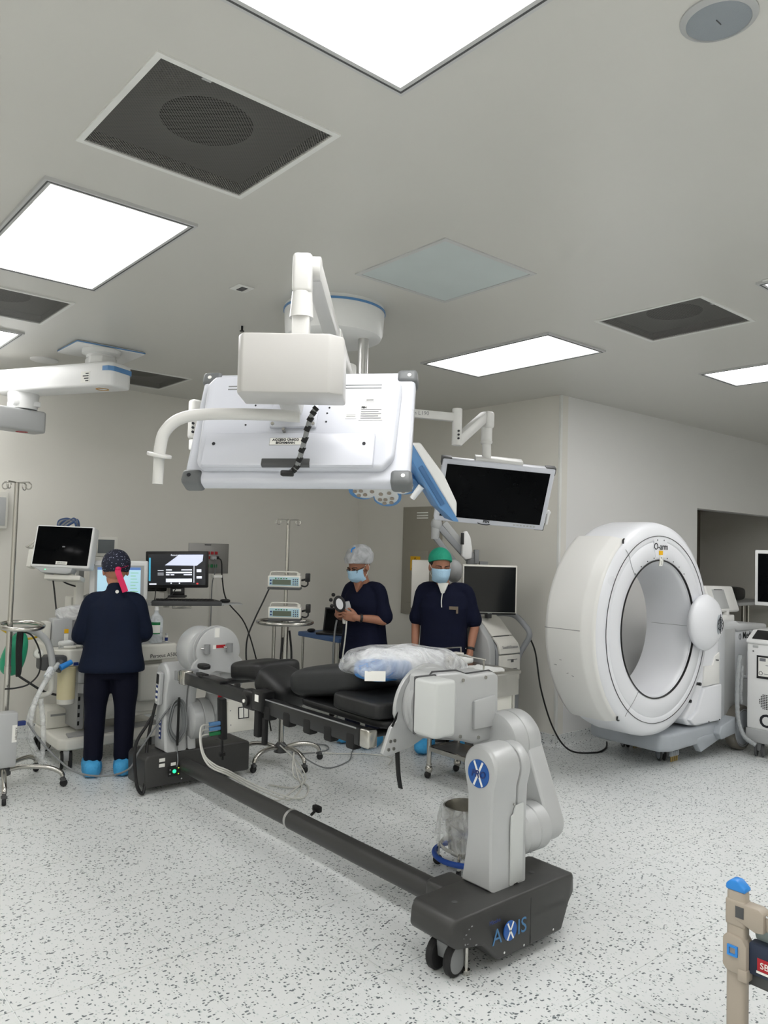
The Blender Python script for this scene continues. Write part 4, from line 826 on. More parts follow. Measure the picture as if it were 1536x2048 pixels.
# junction box and near spring arm
AN = thing('monitor_arm', 'white spring arm with boxy cover holding the nearest monitor', 'monitor arm', (1.65, 2.4, 2.3))
BXM = basis((.76, -.65, .012), (.02, .03, 1), (1.135, 1.718, 2.115))
part('cover_box', MB(BXM).prism([(-.14, -.05), (-.125, -.075), (.10, -.075), (.135, -.045), (.135, .075), (-.14, .075)], 'Z', -.078, .078, r=.006, seg=2), mat('cover_box_enamel', (190, 189, 186), .38, var=.02), AN)
ne = Vector((1.185, 1.765, 0))
part('drop_tube', MB().box(ne.x-.024, ne.x+.024, ne.y-.024, ne.y+.024, 2.18, 2.29, r=.006, R=rotm('Z', -40)).cyl((ne.x, ne.y, 2.275), (ne.x, ne.y, 2.345), .033, .028, seg=28), ARMW, AN)
kn = part('knuckle', MB().box(ne.x-.027, ne.x+.027, ne.y-.027, ne.y+.027, 2.34, 2.452, r=.012, seg=3, R=rotm('Z', -40)), ARMW, AN)
pv = Vector((1.225, 1.775, 2.425)); pe = Vector((1.93, 2.53, 2.33)); ad = (pe-pv)
sv = Vector((.74, -.67, 0))
part('pivot_cap', MB().cyl(pv-sv*.012, pv+sv*.024, .034, seg=28, bev=.004), ARMW, AN)
part('spring_arm', beam(beam(MB(), pv, pv.lerp(pe, .55), .056, .05), pv.lerp(pe, .5), pe, .07, .06), ARMW, AN)
part('arm_end', MB().cyl(pe+Vector((0, 0, -.09)), pe+Vector((0, 0, .07)), .04, seg=28, bev=.005), ARMW, AN)
part('extension_arm', beam(MB(), (1.93, 2.53, 2.37), (2.66, 3.5, 2.62), .075, .07), ARMW, AN)
part('extension_strut', beam(MB(), (2.2, 2.9, 2.43), (2.7, 3.4, 2.58), .04, .04), ARMW, AN)
# ---- far monitor with its screen towards us
FX = Vector((.801, -.595, -.064)); FZ = Vector((-.218, -.389, .895)); FC = Vector((3.445, 3.056, 1.985)); FM = basis(FX, FZ, FC)
MF = thing('surgical_monitor', 'dark-screened surgical monitor hanging on a white arm in front of wall', 'monitor', FC-Vector((0, 0, .19)))
part('housing', MB(FM).box(-W_, W_, -.02, .035, -H_, H_, r=.01, seg=3), MONW, MF); part('screen', MB(FM).box(-W_+.028, W_-.028, -.0225, -.018, -H_+.035, H_-.028), SCREEN, MF)
for sx, sz in ((-1, 1), (1, 1), (1, -1)): part('corner_guard', MB(FM).box(min(sx*W_, sx*(W_-.05))-.005, max(sx*W_, sx*(W_-.05))+.005, -.012, .038, min(sz*H_, sz*(H_-.012))-.005, max(sz*H_, sz*(H_-.012))+.005, r=.005).box(min(sx*W_, sx*(W_-.008))-.005, max(sx*W_, sx*(W_-.008))+.005, -.012, .038, min(sz*H_, sz*(H_-.04))-.004, max(sz*H_, sz*(H_-.04))+.004, r=.005), DGREY, MF)
text('brand', 'FSN', INK, MF, FM @ Vector((-.02, -.0212, -.178)), FX, FZ, .022, bold=.0008)
for k in range(7): part('button', MB(FM).box(.145+.02*k, .157+.02*k, -.0215, -.019, -.18, -.17, r=.002), LGREY, MF)
part('smile_mark', MB(FM).tube([(-.07, -.0215, -.183), (-.045, -.0225, -.19), (-.015, -.0225, -.191), (.005, -.0215, -.187)], .0025, seg=6), INK, MF)
part('hanging_bracket', MB(FM).box(-.14, .14, .0, .06, H_-.005, H_+.018, r=.004), ARMW, MF)
part('side_handle', MB(FM).box(W_, W_+.035, .02, .035, -.1, -.088).box(W_+.015, W_+.03, .015, .04, -.17, -.08, r=.004), WHITE, MF)
AF = thing('monitor_arm', 'thin jointed white arm carrying the dark-screened monitor', 'monitor arm', (3.0, 3.1, 2.3))
part('boom', beam(MB(), (2.66, 3.21, 2.395), (3.0, 2.935, 2.365), .045, .04, .006), ARMW, AF)
part('boom_root', beam(MB(), (2.72, 3.41, 2.52), (2.66, 3.21, 2.4), .05, .05, .01).cyl((2.66, 3.21, 2.36), (2.66, 3.21, 2.43), .03), ARMW, AF)
part('joint_post', MB().cyl((3.0, 2.935, 2.415), (3.0, 2.935, 2.215), .027, seg=24, bev=.003), ARMW, AF)
part('spring_arm', beam(MB(), (3.0, 2.935, 2.235), (3.34, 3.045, 2.43), .062, .045, .012), ARMW, AF)
part('elbow', MB().box(3.325, 3.39, 3.005, 3.075, 2.36, 2.46, r=.018, seg=3), ARMW, AF)
part('drop_tube', MB().cyl((3.36, 3.045, 2.43), (3.36, 3.045, 2.285), .032, seg=24).cyl((3.36, 3.045, 2.285), (3.36, 3.045, 2.27), .036, .03, seg=24).cyl((3.36, 3.045, 2.28), (3.365, 3.045, 2.17), .026, seg=24), ARMW, AF)
for z in (2.29, 2.27, 2.25): part('screw', MB().cyl((2.985, 2.905, z), (2.99, 2.915, z), .006, seg=8), INK, AF)
text('arm_print', 'nn L190', INKG, AF, (2.83, 3.047, 2.372), (.777, -.629, -.02), (0, 0, 1), .03)
# third, folded arm glimpsed left of the near monitor
A3 = thing('monitor_arm', 'short white arm post glimpsed left of the nearest monitor', 'monitor arm', (1.9, 3.4, 2.2))
part('joint_post', MB().box(1.625, 1.675, 3.29, 3.34, 2.13, 2.315, r=.015, seg=3), ARMW, A3); part('arm_post', MB().box(1.633, 1.667, 3.297, 3.333, 2.08, 2.13, r=.006), WHITE, A3)
part('boom', beam(MB(), (1.65, 3.315, 2.285), (2.6, 3.55, 2.42), .05, .045, .008), ARMW, A3)
for z in (2.16, 2.18, 2.20): part('screw', MB().cyl((1.628, 3.286, z), (1.634, 3.292, z), .006, seg=8), INK, A3)
# ---- surgical light heads
LENS = mat('led_lens', (150, 140, 128), .15); LFACE = mat('light_face', (214, 216, 214), .35)
def lobes(M, nl, label, r0=.12, r1=.19, spread=2.3):
    L = thing('surgical_light', label, 'surgical light', M.translation)
    ring = []; n = 60
    for k in range(n):
        a = 2*math.pi*k/n; rr = r0+(r1-r0)*abs(math.cos(nl*a/2))**.7; ring.append((rr*math.cos(a), rr*math.sin(a)))
    hsg = part('housing', MB(M).prism([(x*.96, y*.96) for x, y in ring], 'Z', .0, .04, r=.008), WHITE, L)
    part('blue_edge', MB(M).prism(ring, 'Z', -.012, .018, r=.006), BLUE, L)
    part('lamp_face', MB(M).prism([(x*.86, y*.86) for x, y in ring], 'Z', -.016, -.01, r=.002), LFACE, L)
    for k in range(nl):
        a0 = 2*math.pi*k/nl
        for rr, da in ((.075, -.3), (.075, .3), (.12, -.22), (.12, .08), (.12, .32), (.15, -.1), (.15, .15)):
            a = a0+da; part('led', MB(M).lathe([(.011, -.016), (.012, -.02), (.009, -.019), (.001, -.0185)], (rr*math.cos(a), rr*math.sin(a), 0), (0, 0, 1), seg=12), LENS, L)
    return L
lobes(basis((.75, -.62, -.05), (.35, .45, .82), (2.55, 3.02, 1.985)), 5, 'petal-shaped blue-edged surgical light peeking under the nearest monitor')
# second head seen edge on
E0 = Vector((2.56, 2.84, 2.17)); E1 = Vector((2.80, 2.76, 1.815)); ED = (E1-E0).normalized()
EM = basis(ED, (.75, -.5, .6), (E0+E1)/2)
L2 = thing('surgical_light', 'blue and white surgical light head seen edge-on beside the dark screen', 'surgical light', E1)
part('blue_body', MB(EM).prism([(-.21, -.01), (-.2, -.035), (-.05, -.045), (.12, -.045), (.17, -.03), (.22, -.02), (.235, .0), (.235, .004), (-.21, .004)], 'Y', -.08, .08, r=.01, seg=3), BLUE, L2)
part('white_shell', MB(EM).prism([(-.215, .002), (-.2, .04), (.0, .06), (.15, .045), (.215, .004)], 'Y', -.085, .085, r=.012, seg=3), WHITE, L2)
part('light_slot', MB(EM).box(-.1, .12, -.088, -.084, -.035, -.012, r=.002), mat('deep_blue', (62, 104, 150), .3), L2)
part('sterile_handle', MB(EM).cyl((.0, .0, -.05), (.03, .02, -.12), .018, .014, seg=16), WHITE, L2)
part('light_arm', MB().tube([(2.63, 3.54, 2.45), (2.62, 3.3, 2.4), (2.6, 3.0, 2.3), (2.585, 2.88, 2.22)], .025, seg=14), WHITE, L2)
# ================================================================ pendant arms at the left
PN = thing('ceiling_pendant', 'white two-part pendant arm with blue end under a square ceiling plate', 'ceiling pendant', (2.03, 5.6, 2.4))
pp = part('ceiling_plate', MB().box(1.79, 2.275, 5.39, 5.80, 2.995, ZC-.001, r=.008), WHITE, PN)
part('plate_edge', MB().box(1.787, 2.278, 5.387, 5.803, 3.004, 3.013, r=.003), BLUE, pp)
part('swivel', MB().lathe([(.13, 2.995), (.13, 2.965), (.1, 2.955), (.1, 2.935)], (2.0, 5.5, 0), (0, 0, 1), seg=40), WHITE, PN)
part('swivel_block', MB().prism([(1.9, 5.44), (1.96, 5.38), (2.06, 5.4), (2.1, 5.46), (2.06, 5.6), (1.92, 5.6)], 'Z', 2.885, 2.94, r=.008), WHITE, PN)
UA = basis((-.46, .885, 0), (0, 0, 1), (2.02, 5.42, 2.80))
ua = part('pendant_arm', MB(UA).prism([(-.10, -.115), (-.13, -.085), (-.13, .085), (-.10, .115), (1.0, .115), (1.0, -.115)], 'Z', -.085, .085, r=.022, seg=3), WHITE, PN)
part('blue_end', MB(UA).prism([(-.108, -.119), (-.136, -.088), (-.136, .088), (-.108, .119), (-.06, .119), (-.06, .112), (-.122, .08), (-.122, -.08), (-.06, -.112), (-.06, -.119)], 'Z', .018, .05), BLUE, ua)
part('arm_ring', MB(UA).lathe([(.035, 0), (.045, 0), (.045, .003), (.035, .003), (.035, 0)], (.04, 0, -.088), (0, 0, 1), seg=28), mat('amber_ring', (196, 150, 70), .4), ua)
lbp = part('arm_label', MB(UA).box(.05, .13, .1145, .117, -.06, .02), PAPER, ua)
for k in range(4): part('print_line', MB(UA).box(.06, .075+.012*(k % 3+1), .1165, .118, -.05+.017*k, -.043+.017*k), INK, lbp)
part('blue_end_cap', MB(UA).box(.985, 1.01, -.1, .1, -.05, .05, r=.01), BLUE, ua)
JP = UA @ Vector((.78, .0, 0))
part('joint', MB().cyl((JP.x, JP.y, 2.60), (JP.x, JP.y, 2.72), .1, .11, seg=32).box(JP.x-.09, JP.x+.1, JP.y-.09, JP.y+.09, 2.62, 2.66, r=.008), WHITE, PN)
LA = basis((-.98, -.2, 0), (0, 0, 1), (JP.x, JP.y, 2.51))
la = part('extension_arm', MB(LA).prism([(-.13, -.09), (-.15, -.06), (-.15, .06), (-.13, .09), (1.0, .1), (1.0, -.1)], 'Z', -.075, .085, r=.02, seg=3), LGREY, PN)
part('arm_ring', MB(LA).lathe([(.032, 0), (.042, 0), (.042, .003), (.032, .003), (.032, 0)], (.0, 0, -.078), (0, 0, 1), seg=28), REDP, la)
# ================================================================ wall fixtures
t = thing('outlet_panel', 'steel wall outlet panel with red and green sockets', 'wall outlet', (3.62, YL, 1.356))
part('plate', MB().box(3.41, 3.84, YL-.008, YL, 1.356, 1.648, r=.003), mat('brushed_panel', (150, 149, 146), .4, metal=.5), t)
part('caption', MB().box(3.575, 3.645, YL-.0095, YL-.007, 1.63, 1.638), INK, t)
for i in range(3):
    for j, z in enumerate((1.555, 1.51)): part('red_socket', MB().box(3.60+.043*i, 3.632+.043*i, YL-.014, YL-.006, z-.015, z+.015, r=.004), REDP, t)
    part('green_socket', MB().box(3.60+.043*i, 3.63+.043*i, YL-.013, YL-.006, 1.413, 1.445, r=.004), GREENP, t)
part('grey_plug', MB().box(3.635, 3.685, YL-.06, YL-.013, 1.49, 1.525, r=.008), LGREY, t); part('black_plug', MB().box(3.69, 3.715, YL-.055, YL-.013, 1.495, 1.525, r=.006), BLACK, t)
single('power_cable', MB().tube([(3.705, YL-.055, 1.505), (3.72, YL-.09, 1.47), (3.73, YL-.1, 1.3), (3.76, YL-.15, 1.1), (3.82, YL-.4, .9), (3.85, YL-.6, .55), (3.85, YL-.8, .15), (3.8, YL-.95, .008)], .0065, seg=8), CABLE_B, 'black power cable hanging from the red wall socket', 'cable')
single('power_cable', MB().tube([(3.66, YL-.06, 1.5), (3.67, YL-.07, 1.4), (3.66, YL-.03, 1.25), (3.66, YL-.03, .9), (3.66, YL-.04, .4), (3.65, YL-.1, .008)], .005, seg=8), CABLE_G, 'thin grey cable hanging straight down below the wall sockets', 'cable')
t = thing('electrical_panel', 'taupe electrical panel on the wall with a yellow warning sign', 'electrical panel', (XW, 5.8, .98))
TP = mat('panel_taupe', (160, 156, 144), .45, metal=.2)
part('box', MB().box(XW-.03, XW, 5.52, 6.083, .98, 2.085, r=.004), TP, t); dd = part('door', MB().box(XW-.038, XW-.03, 5.68, 5.985, 1.10, 1.63, r=.003), TP, t)
sg = part('warning_sign', MB().box(XW-.041, XW-.038, 5.795, 5.94, 1.43, 1.575), YELL, dd)
part('triangle', MB().tube([(XW-.042, 5.915, 1.495), (XW-.042, 5.82, 1.495), (XW-.042, 5.8675, 1.565)], .003, seg=5, n=1, closed=True, spline=False), INK, sg)
part('bolt_symbol', MB().prism([(5.872, 1.55), (5.858, 1.522), (5.866, 1.522), (5.856, 1.5), (5.876, 1.527), (5.867, 1.527)], 'X', XW-.0425, XW-.041), INK, sg)
text('sign_letters', 'RIESGO', INK, sg, (XW-.0415, 5.8675, 1.46), (0, -1, 0), (0, 0, 1), .026); text('sign_letters', 'ELECTRICO', INK, sg, (XW-.0415, 5.8675, 1.438), (0, -1, 0), (0, 0, 1), .022)
for k in range(3): part('louvre', MB().box(XW-.036, XW-.03, 5.70, 5.865, 1.96+.027*k, 1.975+.027*k, r=.002), PAPER, t)
for y, z in ((6.07, 2.06), (6.07, 1.75), (6.07, 1.3), (5.65, 2.06), (6.07, 1.0)): part('screw', MB().cyl((XW-.033, y, z), (XW-.028, y, z), .006, seg=8), STEEL, t)
t = thing('wall_unit', 'grey framed wall unit cut by the left edge of the photo', 'wall unit', (1.72, YL, 1.73))
part('case', MB().box(1.45, 1.775, YL-.07, YL, 1.72, 2.02, r=.01), OFFW, t); part('front', MB().box(1.47, 1.755, YL-.075, YL-.068, 1.745, 1.975, r=.004), LGREY, t)
# ================================================================ anaesthesia workstation
AM = thing('anaesthesia_machine', 'white anaesthesia workstation with worktop, screen and tall column', 'anaesthesia machine', (2.35, 6.1, 0))
MW = mat('machine_white', (220, 219, 210), .36, var=.02); MGR = mat('machine_grey', (150, 151, 150), .45)
wt = part('worktop', MB().prism([(1.87, 5.80), (1.96, 5.735), (2.2, 5.72), (2.6, 5.735), (2.79, 5.75), (2.80, 5.8), (2.78, 6.35), (1.9, 6.35)], 'Z', .735, .855, r=.014, seg=3), MW, AM)
text('lettering', 'Perseus A500', INK, wt, (2.68, 5.741, .755), (1, .08, 0), (0, 0, 1), .042)
part('badge', MB().box(1.985, 2.02, 5.727, 5.735, .742, .765), NAVYC, wt)
part('worktop_mat', MB().box(2.0, 2.75, 5.8, 6.25, .855, .859, r=.002), LGREY, wt)
part('drawer_block', MB().box(2.13, 2.72, 5.85, 6.35, .30, .735, r=.012), MW, AM)
for z in (.33, .47, .6): dw = part('drawer', MB().box(2.16, 2.70, 5.838, 5.852, z, z+.118, r=.004), OFFW, AM); part('drawer_grip', MB().box(2.38, 2.48, 5.828, 5.84, z+.09, z+.105, r=.003), MGR, dw)
part('side_column', MB().box(2.07, 2.12, 5.86, 6.3, .25, .735, r=.004), MGR, AM)
for k in range(6): part('column_slot', MB().box(2.075, 2.09, 5.858, 5.862, .28+.06*k, .31+.06*k), BLACK, AM)
part('side_housing', MB().box(2.5, 2.76, 5.765, 5.86, .42, .70, r=.02, seg=3), OFFW, AM); part('side_bracket', MB().box(2.66, 2.74, 5.75, 5.768, .62, .70, r=.006), MGR, AM)
part('rail_end', MB().tube([(2.80, 5.79, .80), (2.83, 5.79, .80), (2.84, 5.8, .79), (2.83, 5.83, .79)], .009, seg=8), DGREY, AM)
bsx = part('base', MB().prism([(1.91, 5.78), (1.96, 5.72), (2.2, 5.73), (2.75, 5.80), (2.75, 6.38), (1.93, 6.38)], 'Z', .135, .22, r=.018, seg=3), MW, AM)
part('foot_step', MB().prism([(1.98, 5.76), (2.2, 5.765), (2.72, 5.83), (2.72, 5.95), (2.25, 5.93), (2.2, 5.9), (2.0, 5.87)], 'Z', .218, .232, r=.004), MGR, bsx)
part('base_ledge', MB().box(1.93, 2.14, 6.1, 6.36, .22, .36, r=.015), MW, AM); part('ledge_line', MB().box(1.96, 2.12, 6.095, 6.1, .315, .33), MGR, AM)
for x, y, yw in ((1.975, 5.77, 1.3), (1.99, 6.36, .4), (2.68, 5.85, 1.0), (2.68, 6.33, 0)): caster(AM, x, y, .065, .07, yw, RUBBER, OFFW, LGREY)
cn = part('absorber_canister', MB().lathe([(.055, .50), (.062, .505), (.062, .73), (.05, .735)], (1.955, 5.775, 0), (0, 0, 1), seg=32), mat('cream_canister', (214, 205, 166), .4), AM); part('canister_foot', MB().cyl((1.955, 5.775, .47), (1.955, 5.775, .505), .058, .06, seg=32), OFFW, cn)
part('valve_block', MB().box(2.03, 2.16, 5.76, 5.9, .60, .735, r=.02).cyl((2.1, 5.80, .53), (2.1, 5.80, .6), .05), LGREY, AM)
part('bag_arm', MB().tube([(1.55, 5.69, 1.0), (1.64, 5.69, 1.02), (1.72, 5.69, .99), (1.78, 5.69, .93), (1.81, 5.69, .85), (1.825, 5.69, .76)], .023, seg=14), LGREY, AM)
part('bag_arm_tube', MB().tube([(1.825, 5.69, .80), (1.828, 5.69, .74), (1.825, 5.69, .62), (1.815, 5.69, .575), (1.78, 5.69, .56), (1.745, 5.69, .555)], .019, seg=12), OFFW, AM)
part('breathing_block', MB().box(1.76, 1.94, 5.72, 5.86, .72, .82, r=.02).cyl((1.86, 5.70, .72), (1.9, 5.72, .78), .03), DGREY, AM)
gg = part('pressure_gauge', MB().cyl((1.735, 5.72, .845), (1.725, 5.68, .855), .034, seg=24, bev=.004), OFFW, AM); part('gauge_face', MB().cyl((1.7245, 5.678, .8555), (1.724, 5.676, .856), .026, seg=24), PAPER, gg); part('gauge_needle', MB().box(1.722, 1.726, 5.672, 5.676, .852, .868), INK, gg)
TUBE = bpy.data.materials.new('clear_corrugated_tube'); TUBE.use_nodes = True; plast(TUBE, .6, (.85, .87, .86))
def corr(P, r): 
    Q = cat_rom(P, 16); return MB().tube(Q, lambda t: r*(1+.05*math.sin(t*len(Q)*2.2)), seg=12, spline=False)
part('breathing_tube', corr([(1.86, 5.68, .77), (1.80, 5.62, .72), (1.72, 5.58, .62), (1.66, 5.57, .48), (1.645, 5.57, .36), (1.68, 5.56, .24), (1.73, 5.56, .15), (1.75, 5.57, .22), (1.75, 5.6, .4), (1.735, 5.62, .55)], .017), TUBE, AM, ang=80)
part('breathing_tube', corr([(1.84, 5.66, .75), (1.76, 5.58, .70), (1.68, 5.54, .56), (1.65, 5.53, .42), (1.66, 5.53, .30), (1.71, 5.53, .2), (1.76, 5.54, .13)], .016), TUBE, AM, ang=80)
part('tube_connector', MB().cyl((1.87, 5.66, .745), (1.95, 5.67, .78), .022, .018, seg=16), SKYB, AM); part('tube_connector', MB().cyl((1.76, 5.60, .70), (1.80, 5.64, .75), .02, seg=14), mat('connector_white', (222, 226, 230), .4), AM)
# tall column, vaporiser boxes
part('tall_housing', MB().box(2.12, 2.72, 6.25, 6.40, .73, 1.20, r=.015), OFFW, AM); part('mast', MB().box(2.13, 2.17, 6.12, 6.2, .855, 1.62, r=.006), LGREY, AM)
vb = part('vaporiser', MB().box(1.895, 2.035, 5.93, 6.06, .855, 1.06, r=.012), LGREY, AM); part('vaporiser_label', MB().box(1.975, 2.005, 5.926, 5.931, .89, .95), PAPER, vb); part('yellow_label', MB().box(1.975, 2.005, 5.925, 5.931, .955, .985), YELL, vb)
part('vaporiser', MB().box(2.04, 2.11, 5.97, 6.08, .86, 1.04, r=.01), MGR, AM); part('side_box', MB().box(1.84, 1.89, 5.96, 6.05, .90, 1.04, r=.008), OFFW, AM)
# ventilator display
VX = Vector((.86, -.51, .012)); VZ = Vector((-.02, -.02, 1)); VD = basis(VX, VZ, (2.37, 5.93, 1.345))
ds = part('display', MB(VD).box(-.215, .215, -.02, .03, -.15, .15, r=.012, seg=3), WHITE, AM); part('display_bezel', MB(VD).box(-.175, .19, -.0225, -.018, -.125, .115), LGREY, ds)
LCD = mat('lit_screen_blue', (176, 214, 232), .3, emit=.55, var=.12, scale=5); part('display_screen', MB(VD).box(-.155, .165, -.0245, -.021, -.115, .10), LCD, ds)
part('screen_bar', MB(VD).box(-.155, .165, -.0255, -.0235, .08, .10), mat('lit_bar_blue', (96, 130, 190), .3, emit=.4), ds)
for k in range(7): part('screen_row', MB(VD).box(.09, .15-.01*(k % 3), -.0255, -.0235, -.09+.024*k, -.082+.024*k), mat('lit_row', (150, 200, 170), .3, emit=.5), ds)
part('screen_yellow', MB(VD).box(.06, .12, -.0255, -.0235, -.112, -.1), mat('lit_yellow', (236, 220, 90), .3, emit=.6), ds); part('display_knob', MB(VD).cyl((-.19, -.027, .118), (-.19, -.02, .118), .012, seg=16), INK, ds)
part('display_arm', MB().tube([(2.38, 6.0, 1.3), (2.3, 6.08, 1.25), (2.2, 6.15, 1.2), (2.15, 6.16, 1.15)], .02, seg=10), LGREY, AM)
# small screen at the back
sm_ = part('small_display', MB().box(2.30, 2.485, 6.27, 6.31, 1.515, 1.68, r=.01), OFFW, AM); part('small_screen', MB().box(2.322, 2.455, 6.266, 6.272, 1.545, 1.655), mat('grey_lcd', (96, 102, 104), .3), sm_)
part('small_display_foot', MB().box(2.28, 2.42, 6.26, 6.36, 1.42, 1.515, r=.01), OFFW, AM); part('camera_dome', MB().ell((2.375, 6.25, 1.475), (.018, .018, .018), 14, 10), INK, AM); part('small_display_post', MB().cyl((2.36, 6.3, 1.18), (2.36, 6.3, 1.43), .02), LGREY, AM)
# patient monitor on its own arm
PM = thing('patient_monitor', 'tilted black-screened patient monitor with white case at the left', 'monitor', (2.0, 6.05, 1.4))
PX = Vector((.753, -.658, -.015)); PZ = Vector((.163, .165, .973)); PMM = basis(PX, PZ, (1.975, 6.03, 1.593))
cs = part('case', MB(PMM).box(-.222, .222, -.02, .09, -.165, .16, r=.018, seg=3), WHITE, PM); part('screen', MB(PMM).box(-.206, .206, -.0225, -.018, -.145, .148, r=.001), SCREEN, PM)
part('tape_label', MB(PMM).box(-.03, .055, -.0245, -.0215, -.142, -.118), PAPER, PM); text('label_letters', 'SERVICIO', INK, PM, PMM @ Vector((.0125, -.0248, -.136)), PX, PZ, .016)
part('screen_glint', MB(PMM).box(.0, .02, -.0228, -.0222, -.01, .0), INKG, PM)
part('case_lip', MB(PMM).prism([(-.19, -.165), (.1, -.165), (.09, -.2), (.06, -.21), (-.13, -.205), (-.15, -.19)], 'Y', -.02, .07, r=.006), LGREY, PM); part('power_led', MB(PMM).box(-.105, -.098, -.0225, -.019, -.186, -.18), mat('green_led', (90, 255, 160), .3, emit=2), PM)
part('mount', MB(PMM).box(-.11, .16, .0, .1, -.25, -.215, r=.006).box(-.05, .09, .02, .08, -.225, -.2), OFFW, PM); part('mount_post', MB().box(2.10, 2.16, 6.08, 6.14, 1.02, 1.36, r=.006), OFFW, PM)
for k, z in enumerate((-.07, -.1, -.13)): part('port', MB(PMM).cyl((-.228, .03, z), (-.222, .03, z), .009, seg=12), INK if k else STEEL, PM)
part('module', MB(PMM).box(-.26, -.222, .0, .08, -.165, -.03, r=.006), OFFW, PM)
part('hook', MB(PMM).tube([(-.225, .03, .09), (-.24, .03, .05), (-.275, .02, .0), (-.29, .02, -.01), (-.25, .02, -.015), (-.23, .03, .02)], .006, seg=6), STEEL, PM)
part('cable', MB().tube([(1.92, 6.08, 1.37), (1.94, 6.08, 1.25), (1.955, 6.06, 1.1), (1.96, 6.04, 1.05)], .006, seg=8), CABLE_B, PM); part('cable', MB().tube([(1.97, 6.1, 1.37), (2.02, 6.1, 1.32), (2.1, 6.1, 1.29), (2.14, 6.12, 1.28)], .006, seg=8), CABLE_B, PM)
CUFF = thing('cable_bundle', 'dark blue coiled lead bundle on top of the patient monitor', 'cable bundle', PMM @ Vector((.0, .03, .16)))
cm_ = [MB(), MB()]
for k in range(7):
    a = random.random(); cm_[k % 2].tube([PMM @ Vector((-.10+.03*a+.012*k, .03+.01*math.sin(k), .165)), PMM @ Vector((-.08+.02*k, .02+.03*a, .20+.02*a)), PMM @ Vector((-.02+.012*k, .04, .215+.025*a)), PMM @ Vector((.04+.005*k, .03, .20)), PMM @ Vector((.06, .02+.01*k, .168))], .0085, seg=7)
part('leads', cm_[0], mat('blue_lead', (44, 70, 110), .5), CUFF); part('grey_leads', cm_[1], CABLE_G, CUFF)
# worktop clutter
single('plastic_bag', MB().sell((2.04, 5.99, 1.095), (.11, .06, .06), .7, .7, 40, 20, None, wr), PLAST, 'crumpled clear plastic bag lying on the vaporiser boxes', 'plastic bag')
single('gauze_pack', crumple((1.97, 5.86, .887), (.05, .04, .02), 9), PK, 'small white gauze pack at the left of worktop', 'gauze pack')
for k, (x, y) in enumerate(((1.93, 5.79), (2.02, 5.80), (2.08, 5.78))):
    s_ = thing('syringe', ('white capped syringe lying on worktop, leftmost of three', 'white capped syringe lying on worktop, middle of three', 'white capped syringe lying on worktop, rightmost of three')[k], 'syringe', (x, y, .859), 'syringes on the worktop')
    part('barrel', MB().cyl((x, y, .87), (x+.08, y+.02*(k-1), .87), .010, seg=12), WHITE2, s_); part('plunger', MB().cyl((x-.03, y-.007*(k-1), .87), (x, y, .87), .005, seg=8).cyl((x-.032, y-.007*(k-1), .87), (x-.029, y-.007*(k-1), .87), .011, seg=12), LGREY, s_)
bt = thing('saline_bottle', 'clear plastic solution bottle with green label on the worktop', 'bottle', (2.645, 5.83, .86))
CLR = bpy.data.materials.new('clear_bottle'); CLR.use_nodes = True; plast(CLR, .25, (.80, .85, .88))
part('bottle', MB().lathe([(.001, .859), (.048, .859), (.052, .865), (.052, 1.04), (.046, 1.06), (.02, 1.085), (.016, 1.10), (.016, 1.115)], (2.645, 5.83, 0), (0, 0, 1), seg=32), CLR, bt)
part('liquid', MB().lathe([(.001, .862), (.0485, .862), (.0485, .99), (.001, .99)], (2.645, 5.83, 0), (0, 0, 1), seg=32), mat('solution', (176, 190, 200), .1, trans=.6), bt)
part('cap', MB().cyl((2.645, 5.83, 1.112), (2.645, 5.83, 1.14), .018, .015, seg=20), WHITE, bt)
lbn = MB().lathe([(.0525, .93), (.0535, .93), (.0535, 1.02), (.0525, 1.02), (.0525, .93)], (2.645, 5.83, 0), (0, 0, 1), seg=12, a0=3.5, a1=4.9, up=(1, 0, 0)); lb_ = part('label', lbn, PAPER, bt)
part('label_green', MB().lathe([(.0537, 1.0), (.0542, 1.0), (.0542, 1.022), (.0537, 1.022), (.0537, 1.0)], (2.645, 5.83, 0), (0, 0, 1), seg=12, a0=3.5, a1=4.9, up=(1, 0, 0)), GREENP, lb_); part('label_band', MB().lathe([(.0537, .93), (.0542, .93), (.0542, .94), (.0537, .94), (.0537, .93)], (2.645, 5.83, 0), (0, 0, 1), seg=12, a0=3.5, a1=4.9, up=(1, 0, 0)), GREENP, lb_)
for k, (x, y) in enumerate(((2.715, 5.88), (2.735, 5.83))):
    v_ = thing('vial', ('tiny blue-labelled vial right behind the solution bottle', 'tiny blue-labelled vial right of the solution bottle')[k], 'vial', (x, y, .859), 'vials on the worktop')
    part('glass', MB().cyl((x, y, .86), (x, y, .91), .012, seg=14), WHITE2, v_); part('label', MB().cyl((x, y, .868), (x, y, .895), .0125, seg=14), NAVYC, v_); part('cap', MB().cyl((x, y, .91), (x, y, .928), .008, seg=12), LGREY, v_)
